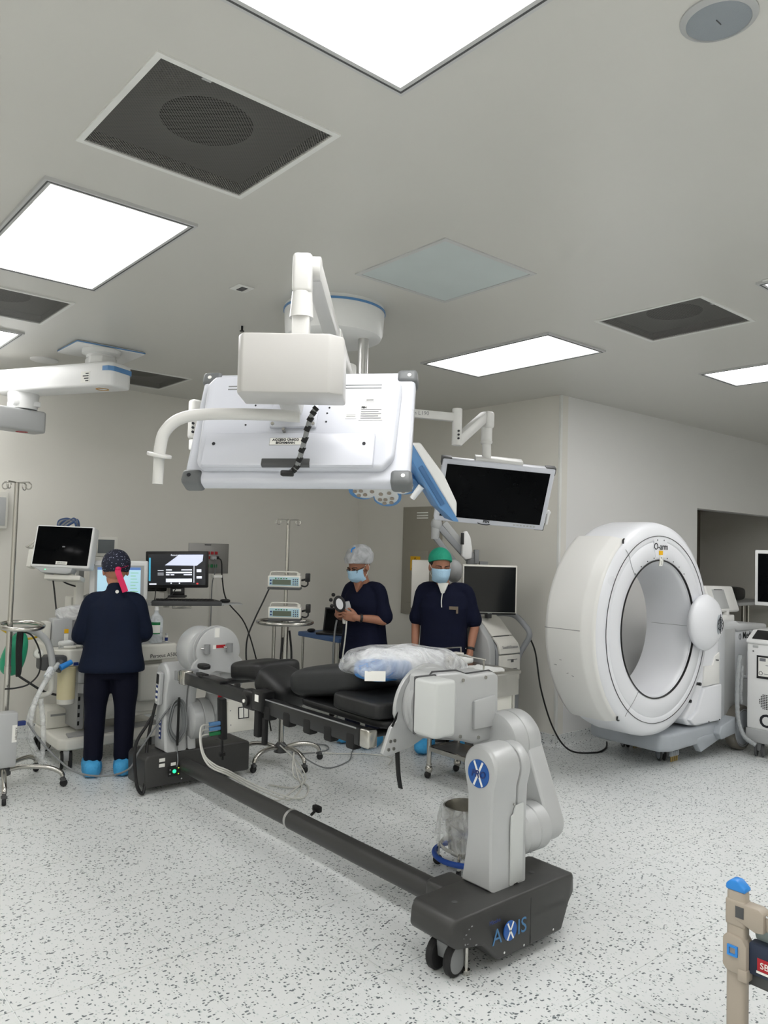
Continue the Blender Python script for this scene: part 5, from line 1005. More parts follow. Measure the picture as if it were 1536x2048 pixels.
# ================================================================ wall-arm computer
WC = thing('wall_computer', 'black monitor with lit screen and keyboard tray on a wall arm', 'computer', (3.1, 6.4, 1.05))
WX = Vector((.80, -.6, .03)); WM_ = basis(WX, (0, 0, 1), (3.02, 6.28, 1.418))
mo = part('monitor', MB(WM_).box(-.265, .265, -.02, .03, -.16, .155, r=.008), BLACK, WC); sr = part('screen', MB(WM_).box(-.24, .245, -.0225, -.018, -.135, .13), mat('lit_screen_dark', (48, 50, 54), .25, emit=.25), mo)
LWH = mat('lit_white', (226, 230, 240), .3, emit=.8)
part('screen_sheet', MB(WM_).prism([(-.1, .035), (.02, .125), (.225, .125), (.22, .07), (.17, .03)], 'Y', -.024, -.0222), mat('lit_lilac', (205, 212, 232), .3, emit=.75), sr)
for x0, x1, z0, z1 in ((-.09, -.04, -.01, 0), (.04, .13, -.01, 0), (-.09, .13, -.035, -.022), (-.09, -.06, -.052, -.042), (-.05, -.02, -.052, -.042), (.06, .13, -.052, -.042), (-.09, .13, -.11, -.08), (.145, .15, -.115, .03), (.17, .21, -.025, .0), (.17, .215, -.08, -.06), (-.16, -.11, -.012, -.008), (-.16, -.11, -.035, -.03), (-.16, -.11, -.05, -.045)): part('screen_field', MB(WM_).box(x0, x1, -.0242, -.0222, z0, z1), LWH, sr)
part('screen_strip', MB(WM_).box(-.235, -.22, -.0242, -.0222, -.1, .1), mat('lit_cyan', (80, 170, 200), .3, emit=.6), sr)
part('screen_tabs', MB(WM_).box(-.23, -.17, -.0242, -.0222, -.132, -.12).box(-.05, -.04, -.0242, -.0222, -.125, -.115).box(.02, .03, -.0242, -.0222, -.125, -.115), LWH, sr); part('red_tab', MB(WM_).box(.17, .185, -.0242, -.0222, -.13, -.118), mat('lit_red', (230, 70, 70), .3, emit=.6), sr)
text('screen_title', 'Resumen', LWH, sr, WM_ @ Vector((-.01, -.0245, .115)), WX, (0, 0, 1), .022)
part('monitor_stand', MB(WM_).box(-.06, .06, .0, .04, -.235, -.15, r=.01).box(-.075, .075, -.02, .06, -.245, -.225, r=.006), BLACK, WC); part('stand_label', MB(WM_).box(-.035, .035, -.002, .0, -.19, -.172), PAPER, WC)
TM = basis((.93, -.36, .0), (0, 0, 1), (3.10, 6.24, 1.13))
part('tray', MB(TM).box(-.33, .30, -.17, .17, -.012, .006, r=.005), LGREY, WC); kb = part('keyboard', MB(TM).prism([(-.3, -.165), (.27, -.165), (.24, .06), (-.25, .06)], 'Z', .006, .03, r=.006), BLACK, WC)
for r_ in range(4):
    for c_ in range(14): part('key', MB(TM).box(-.255+.034*c_, -.226+.034*c_, -.13+.042*r_, -.096+.042*r_, .03, .034), BLACKM, kb)
part('wrist_edge', MB(TM).box(-.3, .28, -.175, -.155, -.014, .024, r=.006), DGREY, WC); part('tray_bracket', MB(TM).box(-.12, .04, -.02, .02, -.05, -.012, r=.004), STEEL, WC)
part('mouse_shelf', MB(TM).box(.29, .46, -.15, .06, -.004, .002), LGREY, WC); part('mouse', MB(TM).sell((.33, .0, .018), (.045, .03, .017), .8, .8, 20, 12), BLACK, WC)
part('wall_arm', beam(MB(), (2.9, YL-.01, 1.28), (2.98, 6.45, 1.23), .05, .05).box(2.8, 3.0, YL-.02, YL, 1.15, 1.4, r=.004), OFFW, WC); part('arm_drop', MB().cyl((3.0, 6.42, 1.08), (3.0, 6.42, 1.3), .025), OFFW, WC); part('arm_beam', beam(MB(), (2.62, 6.5, 1.24), (3.0, 6.42, 1.24), .04, .05), BLACK, WC)
part('usb_box', MB().box(3.28, 3.36, 6.1, 6.15, 1.35, 1.375, r=.004), PAPER, WC); part('cables', MB().tube([(2.86, 6.34, 1.25), (2.84, 6.3, 1.2), (2.83, 6.3, 1.15), (2.8, 6.32, 1.13)], .004, seg=6).tube([(3.0, 6.24, 1.26), (2.95, 6.22, 1.2), (2.9, 6.22, 1.17), (2.86, 6.24, 1.14)], .004, seg=6), CABLE_B, WC)
# ================================================================ drip stands
def drip_base(t, x, y, rot, r=.26, n=5, zc=.105):
    part('base_hub', MB().lathe([(.03, .08), (.05, .085), (.05, .13), (.025, .16)], (x, y, 0), (0, 0, 1), seg=24), DGREY, t)
    for k in range(n):
        a = rot+2*math.pi*k/n; c, s = math.cos(a), math.sin(a)
        part('leg', MB().tube([(x+.03*c, y+.03*s, .115), (x+.12*c, y+.12*s, .135), (x+r*.72*c, y+r*.72*s, .13), (x+r*.94*c, y+r*.94*s, .1), (x+r*c, y+r*s, .07)], .0155, seg=12), STEEL, t)
        cs_ = part('caster', MB().cyl((x+r*c, y+r*s, .05), (x+r*c, y+r*s, .085), .012).box(x+r*c-.016, x+r*c+.016, y+r*s-.02, y+r*s+.02, .04, .058, r=.004), DGREY, t)
        part('wheel', MB().lathe([(.001, -.012), (.022, -.012), (.0245, -.005), (.0245, .005), (.022, .012), (.001, .012)], (x+(r+.006)*c, y+(r+.006)*s, .025), (-s, c, 0), seg=20), RUBBER, cs_)
def hooks(t, x, y, z, rot, L_=.12, n=4, r=.022):
    for k in range(n):
        a = rot+2*math.pi*k/n; c, s = math.cos(a), math.sin(a); P = [(x, y, z)]
        P.append((x+L_*c, y+L_*s, z+.004))
        for j in range(11):
            q = math.pi/2-(math.pi*1.7)*j/10; P.append((x+(L_+r*math.cos(q))*c, y+(L_+r*math.cos(q))*s, z-r+r*math.sin(q)))
        part('hook', MB().tube(P, .0042, seg=8, n=3), STEEL, t)
LS = thing('drip_stand', 'steel drip stand with round ring handle cut by the left edge', 'drip stand', (1.5, 5.57, 0))
lx_, ly_ = 1.5, 5.57
drip_base(LS, lx_, ly_, .72, .38, 5); part('pole', MB().cyl((lx_, ly_, .12), (lx_, ly_, 1.1), .019, seg=20), STEEL, LS); part('inner_pole', MB().cyl((lx_, ly_, 1.05), (lx_, ly_, 2.02), .0155, seg=20), STEEL, LS); part('pole_collar', MB().cyl((lx_, ly_, .75), (lx_, ly_, .80), .022), STEEL, LS)
hooks(LS, lx_, ly_, 2.02, -.85, .085, 4)
part('ring_handle', MB().tube([(lx_+.06+.135*math.cos(2*math.pi*k/20), ly_-.04+.135*math.sin(2*math.pi*k/20), 1.065+.012*math.sin(2*math.pi*k/20)) for k in range(20)], .0155, seg=12, n=3, closed=True), STEEL, LS)
PBX = thing('pump_box', 'grey pump box with paper label clamped low on the left drip stand', 'pump', (1.47, 5.45, .17))
pb_ = part('box', MB().box(1.40, 1.535, 5.40, 5.50, .17, .52, r=.012), LGREY, PBX); part('label', MB().box(1.536, 1.538, 5.43, 5.47, .30, .43), PAPER, pb_); part('label_front', MB().box(1.50, 1.53, 5.3985, 5.401, .33, .44), PAPER, pb_); part('plug', MB().box(1.535, 1.59, 5.42, 5.45, .425, .455, r=.006), NAVYC, pb_)
text('label_letters', 'A-SYSTEM', INK, pb_, (1.518, 5.398, .385), (0, 0, -1), (1, 0, 0), .018)
single('breathing_bag', MB().sell((1.565, 5.66, .865), (.075, .065, .15), .85, .9, 32, 20, rotm('Y', 16), lambda q: Vector((q.x*(1+.35*(-q.z/.15)*.5), q.y*(1+.35*(-q.z/.15)*.5), q.z))), mat('green_rubber_bag', (36, 150, 112), .42), 'green rubber breathing bag hanging behind the left drip stand', 'breathing bag')
single('yellow_hose', MB().tube([(1.38, 5.72, 1.1), (1.47, 5.72, 1.04), (1.56, 5.72, .98), (1.62, 5.72, .955), (1.68, 5.715, .955), (1.72, 5.712, .965)], .008, seg=8), mat('yellow_hose', (214, 180, 40), .45), 'yellow gas hose passing behind the ring handle', 'hose')
bl = MB()
for k in range(5): bl.tube([(1.53+.006*k, 5.49-.004*k, 1.04), (1.52+.008*k, 5.475, .95), (1.525+.008*k, 5.47, .8), (1.53+.005*k, 5.475, .74), (1.537+.004*k, 5.48, .8), (1.537+.006*k, 5.485, 1.03)], .0045, seg=6)
single('hanging_cable', bl, CABLE_B, 'bunch of looped black cable hanging on the left drip stand', 'cable')
single('loop_cable', MB().tube([(1.55, 5.49, 1.03), (1.62, 5.49, 1.0), (1.68, 5.5, .88), (1.68, 5.5, .75), (1.62, 5.5, .68), (1.54, 5.5, .66), (1.47, 5.5, .66)], .0055, seg=8), CABLE_B, 'big black cable loop beside the green breathing bag', 'cable')
single('wall_hose', MB().tube([(1.5, 6.6, .9), (1.65, 6.55, .75), (1.8, 6.5, .6), (1.9, 6.45, .52), (2.0, 6.4, .45), (2.1, 6.33, .42)], .009, seg=8), CABLE_B, 'black hose sagging behind the anaesthesia machine', 'hose')
MS = thing('drip_stand', 'steel drip stand with two infusion pumps in mid room', 'drip stand', (3.3, 5.03, 0))
mx_, my_ = 3.32, 5.03
drip_base(MS, mx_, my_, -1.55, .31, 5); part('pole', MB().cyl((mx_, my_, .12), (mx_, my_, .55), .021, seg=20).cyl((mx_, my_, .5), (mx_, my_, 1.08), .028, seg=20), STEEL, MS); part('inner_pole', MB().cyl((mx_, my_, 1.05), (mx_, my_, 1.845), .0135, seg=20), STEEL, MS); part('side_rod', MB().cyl((mx_-.07, my_+.04, .6), (mx_-.07, my_+.04, 1.07), .013, seg=12), STEEL, MS)
hooks(MS, mx_, my_, 1.845, -.62, .075, 4, .018)
part('ring_handle', MB().tube([(mx_+.205*math.cos(2*math.pi*k/24), my_+.205*math.sin(2*math.pi*k/24), 1.065) for k in range(24)], .0155, seg=12, n=3, closed=True), STEEL, MS)
part('ring_spoke', MB().cyl((mx_-.2, my_, 1.065), (mx_+.2, my_, 1.065), .008), STEEL, MS); part('cable_wrap', MB().tube([(mx_+.03, my_-.02, 1.0), (mx_+.05, my_-.03, .8), (mx_+.03, my_-.03, .55), (mx_-.03, my_-.03, .5), (mx_-.05, my_-.03, .7), (mx_-.03, my_-.02, .95)], .008, seg=8), CABLE_B, MS)
part('pole_clip', MB().box(mx_-.03, mx_+.03, my_-.035, my_-.015, .44, .56, r=.006).box(mx_-.05, mx_-.02, my_-.05, my_-.02, .40, .46, r=.006).box(mx_+.015, mx_+.04, my_-.05, my_-.02, .38, .44, r=.006), WHITE2, MS)
UX = Vector((.76, -.65, 0))
def pump(z, label, dx):
    P_ = thing('infusion_pump', label, 'infusion pump', (mx_, my_, z), 'infusion pumps on the drip stand'); M = basis(UX, (0, 0, 1), (mx_+UX.x*dx-.04, my_+UX.y*dx-.05, z))
    cs = part('case', MB(M).box(-.125, .12, -.075, .04, .015, .105, r=.012, seg=3), WHITE2, P_); part('foot', MB(M).box(-.125, .12, -.08, .05, 0, .018, r=.004), DGREY, P_)
    part('panel', MB(M).box(-.112, .11, -.0775, -.073, .03, .095, r=.002), mat('pump_panel', (176, 206, 214), .4), cs); part('display', MB(M).box(-.088, .05, -.0795, -.076, .037, .075), mat('pump_lcd', (92, 102, 88), .3), cs)
    for i in range(3):
        for j in range(4): part('key', MB(M).box(.063+.015*i, .072+.015*i, -.0795, -.076, .035+.013*j, .043+.013*j, r=.002), NAVYC if (i+j) % 2 else DGREY, cs)
    for j in range(2): part('key', MB(M).box(-.107, -.095, -.0795, -.076, .04+.022*j, .052+.022*j), NAVYC, cs)
    for j in range(5): part('led_key', MB(M).box(-.07+.02*j, -.058+.02*j, -.0795, -.076, .08, .088), INKG if j % 2 else GREENP, cs)
    part('handle', MB(M).tube([(-.115, -.02, .10), (-.11, -.02, .125), (-.08, -.02, .132), (.06, -.02, .132), (.095, -.02, .126), (.1, -.02, .10)], .005, seg=8), OFFW, P_); part('dial', MB(M).cyl((.1, -.02, .1), (.1, -.02, .125), .014), OFFW, P_)
    part('clamp', MB(M).box(.15, .185, -.02, .03, .06, .125, r=.006).cyl((.12, .0, .07), (.16, .0, .08), .008), BLACK, P_); part('lead', MB(M).tube([(.12, .0, .03), (.15, -.01, .025), (.17, -.01, .04), (.168, 0, .065)], .006, seg=8), BLACK, P_)
pump(1.318, 'upper infusion pump on the drip stand in mid room', .0); pump(1.085, 'lower infusion pump just above the steel ring handle', .01)
single('pump_cable', MB().tube([(3.19, 5.06, 1.325), (3.15, 5.08, 1.22), (3.10, 5.1, 1.1), (3.05, 5.12, .95), (3.045, 5.12, .8), (3.06, 5.1, .72)], .006, seg=8), CABLE_B, 'black cable running down from the upper infusion pump', 'cable')
# ================================================================ white connector box below the far table end
CB = thing('connector_box', 'white connector box with black side strip and blue plugs under table', 'connector box', (2.6, 4.4, .47))
bx_ = part('case', MB(basis((.97, -.2, .06), (0, 0, 1), (2.61, 4.38, .565))).box(-.13, .15, -.02, .05, -.10, .10, r=.006), OFFW, CB); KM = basis((.97, -.2, .06), (0, 0, 1), (2.61, 4.38, .565))
part('side_strip', MB(KM).box(-.165, -.125, -.03, .05, -.135, .12, r=.006), BLACK, CB); part('label', MB(KM).box(-.05, .02, -.0225, -.0195, -.02, .055), INK, bx_); part('label_paper', MB(KM).box(-.044, .014, -.0238, -.0222, -.014, .049), PAPER, bx_)
part('label_bars', MB(KM).box(-.018, -.013, -.0248, -.0236, -.014, .049), INK, bx_)
for x, z in ((-.1, .04), (-.1, -.05), (.06, .06), (.06, -.06), (.12, .03)): part('rivet', MB(KM).cyl((x, -.0215, z), (x, -.019, z), .004, seg=8), INKG, bx_)
part('bracket', MB(KM).box(-.06, -.03, -.02, .02, .1, .26, r=.004), BLACK, CB)
for k in range(3):
    z = -.03-.03*k; q = part('plug', MB(KM).box(-.235, -.16, -.02, .01, z-.011, z+.011, r=.004), BLUE if k < 2 else GREENP, CB)
    P = [KM @ Vector((-.235, 0, z)), KM @ Vector((-.29, -.02, z-.01)), Vector((2.29+.012*k, 4.34, .40-.02*k)), Vector((2.33+.02*k, 4.30, .30)), Vector((2.45, 4.27, .232+.013*k)), Vector((2.60+.03*k, 4.25, .13)), Vector((2.8+.07*k, 4.28-.03*k, .014)), Vector((3.02+.06*k, 4.4, .01)), Vector((3.2, 4.55+.06*k, .012)), Vector((3.27, 4.78, .06+.04*k))]
    part('patient_lead', MB().tube(P, .0055, seg=8), CABLE_W, CB)
part('drop_clip', MB(KM).box(-.16, -.15, -.02, 0, -.26, -.13).box(-.175, -.14, -.025, .0, -.235, -.215), BLACK, CB)
# floor leads
for k, (P, lab) in enumerate((([(3.3, 5.0, .16), (3.36, 4.85, .1), (3.5, 4.7, .012), (3.75, 4.75, .009), (3.95, 4.95, .009), (4.1, 5.1, .009)], 'grey lead looping away from the drip stand base'), ([(3.28, 4.98, .15), (3.3, 4.75, .06), (3.22, 4.55, .01), (3.05, 4.45, .009), (2.95, 4.6, .009)], 'white lead looping in front of the drip stand base'), ([(3.5, 5.3, .01), (3.75, 5.35, .01), (3.9, 5.25, .01), (3.8, 5.1, .01), (3.55, 5.15, .01), (3.6, 5.3, .014)], 'tangled white lead on the floor behind the drip stand'), ([(3.6, 5.2, .009), (3.8, 5.0, .009), (4.0, 4.85, .009), (4.1, 4.65, .009), (3.95, 4.5, .009)], 'thin grey lead on the floor under the table'))): single('floor_lead', MB().tube(P, .005, seg=6, n=10), CABLE_W if k % 2 else CABLE_G, lab, 'cable', 'leads on the floor near the drip stand')
# ================================================================ blue trolley with laptop
TR = thing('blue_trolley', 'blue two-shelf trolley on steel posts behind person in bouffant cap', 'trolley', (4.42, 5.85, 0))
TBL = mat('trolley_blue', (70, 98, 142), .45)
for z in (.80, .34):
    part('shelf', MB().box(4.2, 4.64, 5.50, 6.14, z, z+.045, r=.012, seg=3), TBL, TR)
for x in (4.235, 4.605):
    for y in (5.54, 6.1): part('post', MB().cyl((x, y, .06), (x, y, .80), .012, seg=12), STEEL, TR); part('caster', MB().lathe([(.001, -.01), (.028, -.01), (.03, 0), (.028, .01), (.001, .01)], (x, y, .03), (0, 1, 0), seg=16), BLACK, TR)
lp = thing('laptop', 'open black laptop standing on the blue trolley top', 'laptop', (4.4, 5.75, .846))
LM = basis((.55, -.83, 0), (.2, .13, 1), (4.40, 5.78, .86)); part('base', MB().box(-.17, .17, -.12, .12, -.01, .008, r=.003) if False else MB(basis((.55, -.83, 0), (0, 0, 1), (4.36, 5.74, .857))).box(-.17, .17, -.1, .1, -.01, .008, r=.003), BLACK, lp); part('lid', MB(LM).box(-.17, .17, .055, .067, .0, .235, r=.003), BLACK, lp); part('screen', MB(LM).box(-.155, .155, .0535, .0555, .015, .22), SCREEN, lp)
single('mouse', MB().sell((4.27, 6.02, .862), (.05, .032, .0165), .8, .8, 20, 12, rotm('Z', 30)), BLACK, 'black mouse left of the laptop on blue trolley', 'mouse')
bb = thing('black_device', 'black device box with cables on the lower trolley shelf', 'device', (4.4, 5.8, .386)); part('case', MB().box(4.26, 4.52, 5.58, 5.98, .386, .47, r=.006), BLACK, bb)
for k in range(3): part('cable', MB().tube([(4.3, 5.95-.1*k, .475), (4.27, 5.85-.1*k, .52), (4.3, 5.75-.08*k, .485), (4.35, 5.7-.06*k, .50), (4.33, 5.62, .478)], .006, seg=6), CABLE_B, bb)
single('floor_unit', MB().sell((4.7, 5.62, .55), (.1, .12, .1), .5, .5), MGREY, 'grey rounded unit between trolley and woman', 'device') if False else None
# ================================================================ navigation workstation cart
NV = basis((.80, -.60, 0), (0, 0, 1), (4.98, 4.47, 0))
NC_ = thing('navigation_cart', 'grey and white navigation cart with printer front beside the wall', 'medical cart', (4.98, 4.47, 0))
NVG = mat('nav_grey', (150, 153, 156), .42)
cv_ = [(4.2, .82), (4.205, .855), (4.225, .895), (4.29, .955), (4.37, 1.03), (4.43, 1.085), (4.47, 1.105)]
part('core', MB().prism([(4.225, .30)]+[(y+.02, z-.012) for y, z in cv_]+[(4.72, 1.09), (4.72, .30)], 'X', 4.83, 5.13, r=.008), NVG, NC_)
part('curved_cover', MB().prism(cv_[3:]+[(4.5, 1.105), (4.5, 1.09)]+[(y+.02, z-.012) for y, z in cv_[3:][::-1]], 'X', 4.855, 5.105, r=.003), WHITE2, NC_, ang=50)
pr = part('printer_front', MB().prism([(4.2, .815)]+[(y, z) for y, z in cv_[:3]]+[(4.284, .948), (4.30, .94), (4.24, .89), (4.22, .815)], 'X', 4.855, 5.105, r=.003), WHITE2, NC_, ang=50)
part('cover_slot', MB().box(4.87, 5.06, 4.283, 4.289, .947, .953), DGREY, pr)
text('lettering', 'StealthStation', INKG, NC_, (4.985, 4.2015, .858), (1, 0, 0), (0, .35, 1), .035)
dr2 = part('drawer', MB().box(4.86, 5.10, 4.195, 4.23, .60, .805, r=.005), WHITE2, NC_); part('drawer_slot', MB().box(4.94, 5.06, 4.1925, 4.197, .765, .769).box(4.94, 5.06, 4.1925, 4.197, .69, .694).box(4.985, 5.015, 4.1925, 4.197, .745, .765), DGREY, dr2)
part('side_shell', MB().prism([(4.22, .35), (4.22, .80), (4.225, .86), (4.25, .935), (4.36, 1.05), (4.55, 1.06), (4.6, .35)], 'X', 4.755, 4.825, r=.012, seg=3), LGREY, NC_)
part('cabinet_body', MB().box(4.8, 5.14, 4.24, 4.7, .14, .6, r=.02), MGREY, NC_); part('base', MB().box(4.76, 5.26, 4.16, 4.74, .085, .15, r=.02, seg=3), DGREY, NC_)
part('side_handle', MB().tube([(5.12, 4.53, 1.10), (5.16, 4.45, 1.12), (5.19, 4.33, 1.105), (5.2, 4.23, 1.03), (5.2, 4.185, .98), (5.2, 4.19, .93), (5.19, 4.23, .86), (5.15, 4.26, .76), (5.13, 4.27, .6)], .024, seg=12), NVG, NC_)
for x, y in ((4.81, 4.21), (5.22, 4.2), (4.81, 4.69), (5.22, 4.69)): caster(NC_, x, y, .043, .05, .4, RUBBER, MGREY, DGREY)
nm = thing('navigation_monitor', 'dark monitor with thin white rim on the navigation cart', 'monitor', NV @ Vector((0, -.05, 1.11))); part('case', MB(NV).box(-.235, .225, -.14, -.09, 1.13, 1.535, r=.008), WHITE2, nm); part('screen', MB(NV).box(-.222, .212, -.1425, -.138, 1.145, 1.52), mat('navigation_glass', (14, 17, 20), .15), nm); part('chin', MB(NV).box(-.228, .218, -.142, -.1, 1.125, 1.14), BLACK, nm); part('neck', MB(NV).cyl((0, -.07, 1.09), (0, -.07, 1.3), .03).box(-.06, .06, -.09, -.04, 1.2, 1.4), DGREY, nm)
text('brand', 'BARCO', LGREY, nm, NV @ Vector((0, -.1435, 1.1285)), NV.to_3x3() @ Vector((1, 0, 0)), (0, 0, 1), .011)
# camera boom of the navigation system
BM = thing('camera_boom', 'grey camera boom with white head rising behind the green-capped person', 'camera boom', NV @ Vector((-.2, .15, 0)))
part('mast', MB(NV).cyl((-.36, .2, .05), (-.36, .2, 1.40), .032, seg=20), NVG, BM); part('mast_foot', MB(NV).box(-.46, -.28, .14, .36, 0, .06, r=.02), DGREY, BM); part('mast_neck', beam(MB(NV), (-.36, .2, 1.38), (-.27, .11, 1.47), .06, .06), NVG, BM); part('shoulder', MB(NV).ell((-.27, .10, 1.47), (.075, .075, .1), 20, 14), LGREY, BM)
for dx in (0, .075): part('boom_bar', beam(MB(NV), (-.13+dx*.7, .12, 1.56), (-.44+dx, .12, 1.885), .055, .05, .012), LGREY if dx else NVG, BM)
part('boom_knuckle', MB(NV).ell((-.43, .12, 1.87), (.05, .05, .06), 18, 12).cyl((-.44, .12, 1.74), (-.435, .12, 1.88), .035, .04), LGREY, BM); part('boom_strut', beam(MB(NV), (-.44, .12, 1.76), (-.27, .12, 1.55), .05, .05, .012), NVG, BM)
part('clamp', MB(NV).box(-.16, -.07, .08, .16, 1.53, 1.585, r=.008).box(-.1, -.06, .06, .14, 1.54, 1.66, r=.006).box(-.05, .02, .08, .14, 1.52, 1.56), MGREY, BM)
ch = part('camera_head', MB(NV).prism([(-.215, 1.60), (-.215, 1.78), (-.2, 1.815), (-.175, 1.82), (-.14, 1.76), (-.125, 1.66), (-.13, 1.58), (-.18, 1.57)], 'Y', .04, .1, r=.014, seg=3), WHITE, BM); part('camera_window', MB(NV).box(-.222, -.2, .036, .09, 1.70, 1.80, r=.004), BLACK, BM)
# white-backed side screen
sd_ = thing('side_screen', 'white flat panel on a thin stand left of green-capped person', 'screen', NV @ Vector((-.5, .4, 0))); part('panel', MB(NV).box(-.615, -.46, .30, .33, 1.13, 1.555, r=.008), WHITE2, sd_); part('stand', MB(NV).cyl((-.5, .36, .03), (-.5, .36, 1.3), .02), NVG, sd_); part('foot', MB(NV).box(-.62, -.38, .28, .44, 0, .03, r=.006), DGREY, sd_)
# navy jacket on a wall hook
NAVY = mat('navy_cloth', (22, 29, 52), .8, var=.12, scale=30, bump=.35, bscale=40, sheen=.2)
jk = thing('jacket', 'navy jacket hanging on the wall under the electrical panel', 'jacket', (5.4, 5.45, .62))
jm = MB(); 
for c, r in (((5.40, 5.38, .86), (.055, .16, .19)), ((5.385, 5.53, .86), (.05, .06, .17)), ((5.385, 5.57, .80), (.045, .035, .1)), ((5.385, 5.3, .82), (.05, .06, .2)), ((5.41, 5.42, 1.0), (.04, .1, .07))): jm.ell(c, r, 20, 12)
part('cloth', remesh(jm, .012, 6), NAVY, jk); part('hook', MB().cyl((XW, 5.42, 1.06), (XW-.08, 5.42, 1.07), .008), STEEL, jk); part('button', MB().cyl((5.33, 5.47, .95), (5.34, 5.47, .95), .007), PAPER, jk)
# long cable from the navigation cart to the scanner
single('long_cable', MB().tube([(5.235, 4.2, .92), (5.27, 4.17, .8), (5.29, 4.12, .5), (5.33, 4.02, .2), (5.42, 3.92, .03), (5.6, 3.8, .009), (5.8, 3.83, .009), (6.0, 3.95, .009)], .007, seg=8, n=10), CABLE_B, 'long black cable drooping from the cart handle to the floor', 'cable')
# ================================================================ people
SKIN = mat('skin_tan', (176, 124, 98), .5, var=.06, scale=25); SKIN2 = mat('skin_brown', (166, 116, 92), .5, var=.06, scale=25)
SCRUB = mat('scrub_navy', (12, 17, 40), .85, var=.15, scale=14, bump=.6, bscale=11, ior=1.3); JACK = mat('jacket_navy', (12, 22, 42), .8, var=.15, scale=14, bump=.55, bscale=10, ior=1.3); TROUS = mat('trouser_navy', (9, 12, 30), .85, var=.15, bump=.55, bscale=10, ior=1.3)
MASKB = mat('mask_blue', (172, 208, 232), .7, bump=.3, bscale=90); SHOEB = mat('shoe_cover_blue', (66, 160, 214), .6, bump=.9, bscale=45)
HAIR = mat('dark_hair', (28, 22, 20), .6); LIP = mat('brow_dark', (36, 26, 22), .7); EYEW = mat('eye_white', (226, 222, 216), .3)
def head(m, H):
    """skull, jaw, nose, ears in frame H (face towards +y)"""
    m.M = H
    m.ell((0, -.008, .022), (.074, .092, .098), 28, 18).ell((0, .022, -.05), (.056, .062, .062), 24, 14).ell((0, .05, -.082), (.026, .026, .022), 16, 10)
    m.limb([(0, .082, .012), (0, .098, -.012), (0, .102, -.022)], [.011, .013, .014], 10, 3).ell((0, .086, -.052), (.024, .014, .01), 14, 8)
    for s in (-1, 1):
        m.ell((s*.076, -.008, -.008), (.011, .02, .031), 14, 10).ell((s*.038, .062, -.02), (.022, .022, .02), 14, 8).ell((s*.03, .078, .022), (.025, .016, .008), 14, 8)
    m.M = None
def face_parts(t, H, skin, brows=True):
    for s in (-1, 1):
        e = part('eye', MB(H).ell((s*.031, .0775, .004), (.0125, .009, .0065), 14, 10), EYEW, t); part('iris', MB(H).ell((s*.031, .0855, .003), (.0055, .003, .0055), 12, 8), INK, e)
        part('eyelid', MB(H).tube([(s*.016, .083, .007), (s*.031, .0885, .0115), (s*.046, .079, .006)], .0032, seg=6), skin, e)
        part('eyebrow', MB(H).tube([(s*.013, .091, .024), (s*.032, .092, .031), (s*.053, .074, .024)], .0038, seg=6), LIP, t)
def mask(t, H, m=None):
    P = []; n = 20; rows = []
    for j in range(9):
        v = j/8; z = .0-.098*v; row = []
        for i in range(n+1):
            u = (i/n-.5)*2; a = u*1.22; bul = .018*math.sin(math.pi*min(1, v*1.05))
            rx = .08-.014*v*abs(u); ry = .112+bul-.03*max(0, v-.6)/.4
            row.append((rx*math.sin(a)*1.02, ry*math.cos(a)+.004*math.sin(v*math.pi*6)*math.cos(a)-.0, z-.0+.012*(1-abs(u))*(1 if v < .2 else 0)-.012*v*(1-abs(u))))
        rows.append(row)
    V = [p for r in rows for p in r]; k = n+1; F_ = [[j*k+i, j*k+i+1, (j+1)*k+i+1, (j+1)*k+i] for j in range(8) for i in range(n)]
    V2 = [(x*.97, y*.97-.002, z) for x, y, z in V]; N_ = len(V)
    F_ += [[N_+a for a in f][::-1] for f in F_]
    edge = [i for i in range(k)]+[j*k+n for j in range(1, 9)]+[8*k+i for i in range(n-1, -1, -1)]+[j*k for j in range(7, 0, -1)]
    F_ += [[edge[i], N_+edge[i], N_+edge[(i+1) % len(edge)], edge[(i+1) % len(edge)]] for i in range(len(edge))]
    mk = part('face_mask', MB(H).add(V+V2, F_), MASKB, t, ang=60)
    for s in (-1, 1): part('ear_loop', MB(H).tube([(s*.069, .035, -.012), (s*.082, .0, .018), (s*.084, -.022, .012), (s*.078, -.02, -.03), (s*.058, .03, -.085)], .0018, seg=6), PAPER, mk)
def hand(m, w_, d, n, curl=.6, side=1, k=1.0, spread=.0215):
    """palm and five fingers: wrist point, finger direction, palm normal, thumb side"""
    w_ = Vector(w_); d = Vector(d).normalized(); n = Vector(n); n = (n-d*n.dot(d)).normalized(); s = d.cross(n)*side
    M = Matrix(((s.x, d.x, n.x, w_.x), (s.y, d.y, n.y, w_.y), (s.z, d.z, n.z, w_.z), (0, 0, 0, 1))); old = m.M; m.M = M
    m.sell((0, .048*k, 0), (.04*k, .05*k, .0145*k), .6, .5, 24, 12).limb([(0, -.03, 0), (0, .02*k, 0)], [.026*k, .028*k], 12, 3)
    for i, (L_, bx) in enumerate(((.072, 1.5), (.080, .5), (.074, -.5), (.058, -1.5))):
        p = Vector((bx*spread*k, .088*k-.004*abs(bx)**2*k, 0)); P = [p-Vector((0, .015, 0)), p]; a = 0
        for f_, da in ((.45, curl*.75), (.31, curl*.95), (.24, curl*.6)):
            a += da; p = p+Vector((bx*.0012, math.cos(a)*L_*k*f_, math.sin(a)*L_*k*f_)); P.append(p)
        m.limb(P, [.0098*k, .0095*k, .0088*k, .008*k, .007*k], 10, 3)
    m.limb([(.028*k, .02*k, .004), (.046*k, .045*k, .014*k), (.05*k, .068*k, .024*k+.012*curl), (.046*k, .09*k, .03*k+.02*curl)], [.014*k, .0118*k, .0105*k, .0085*k], 10, 3)
    m.M = old
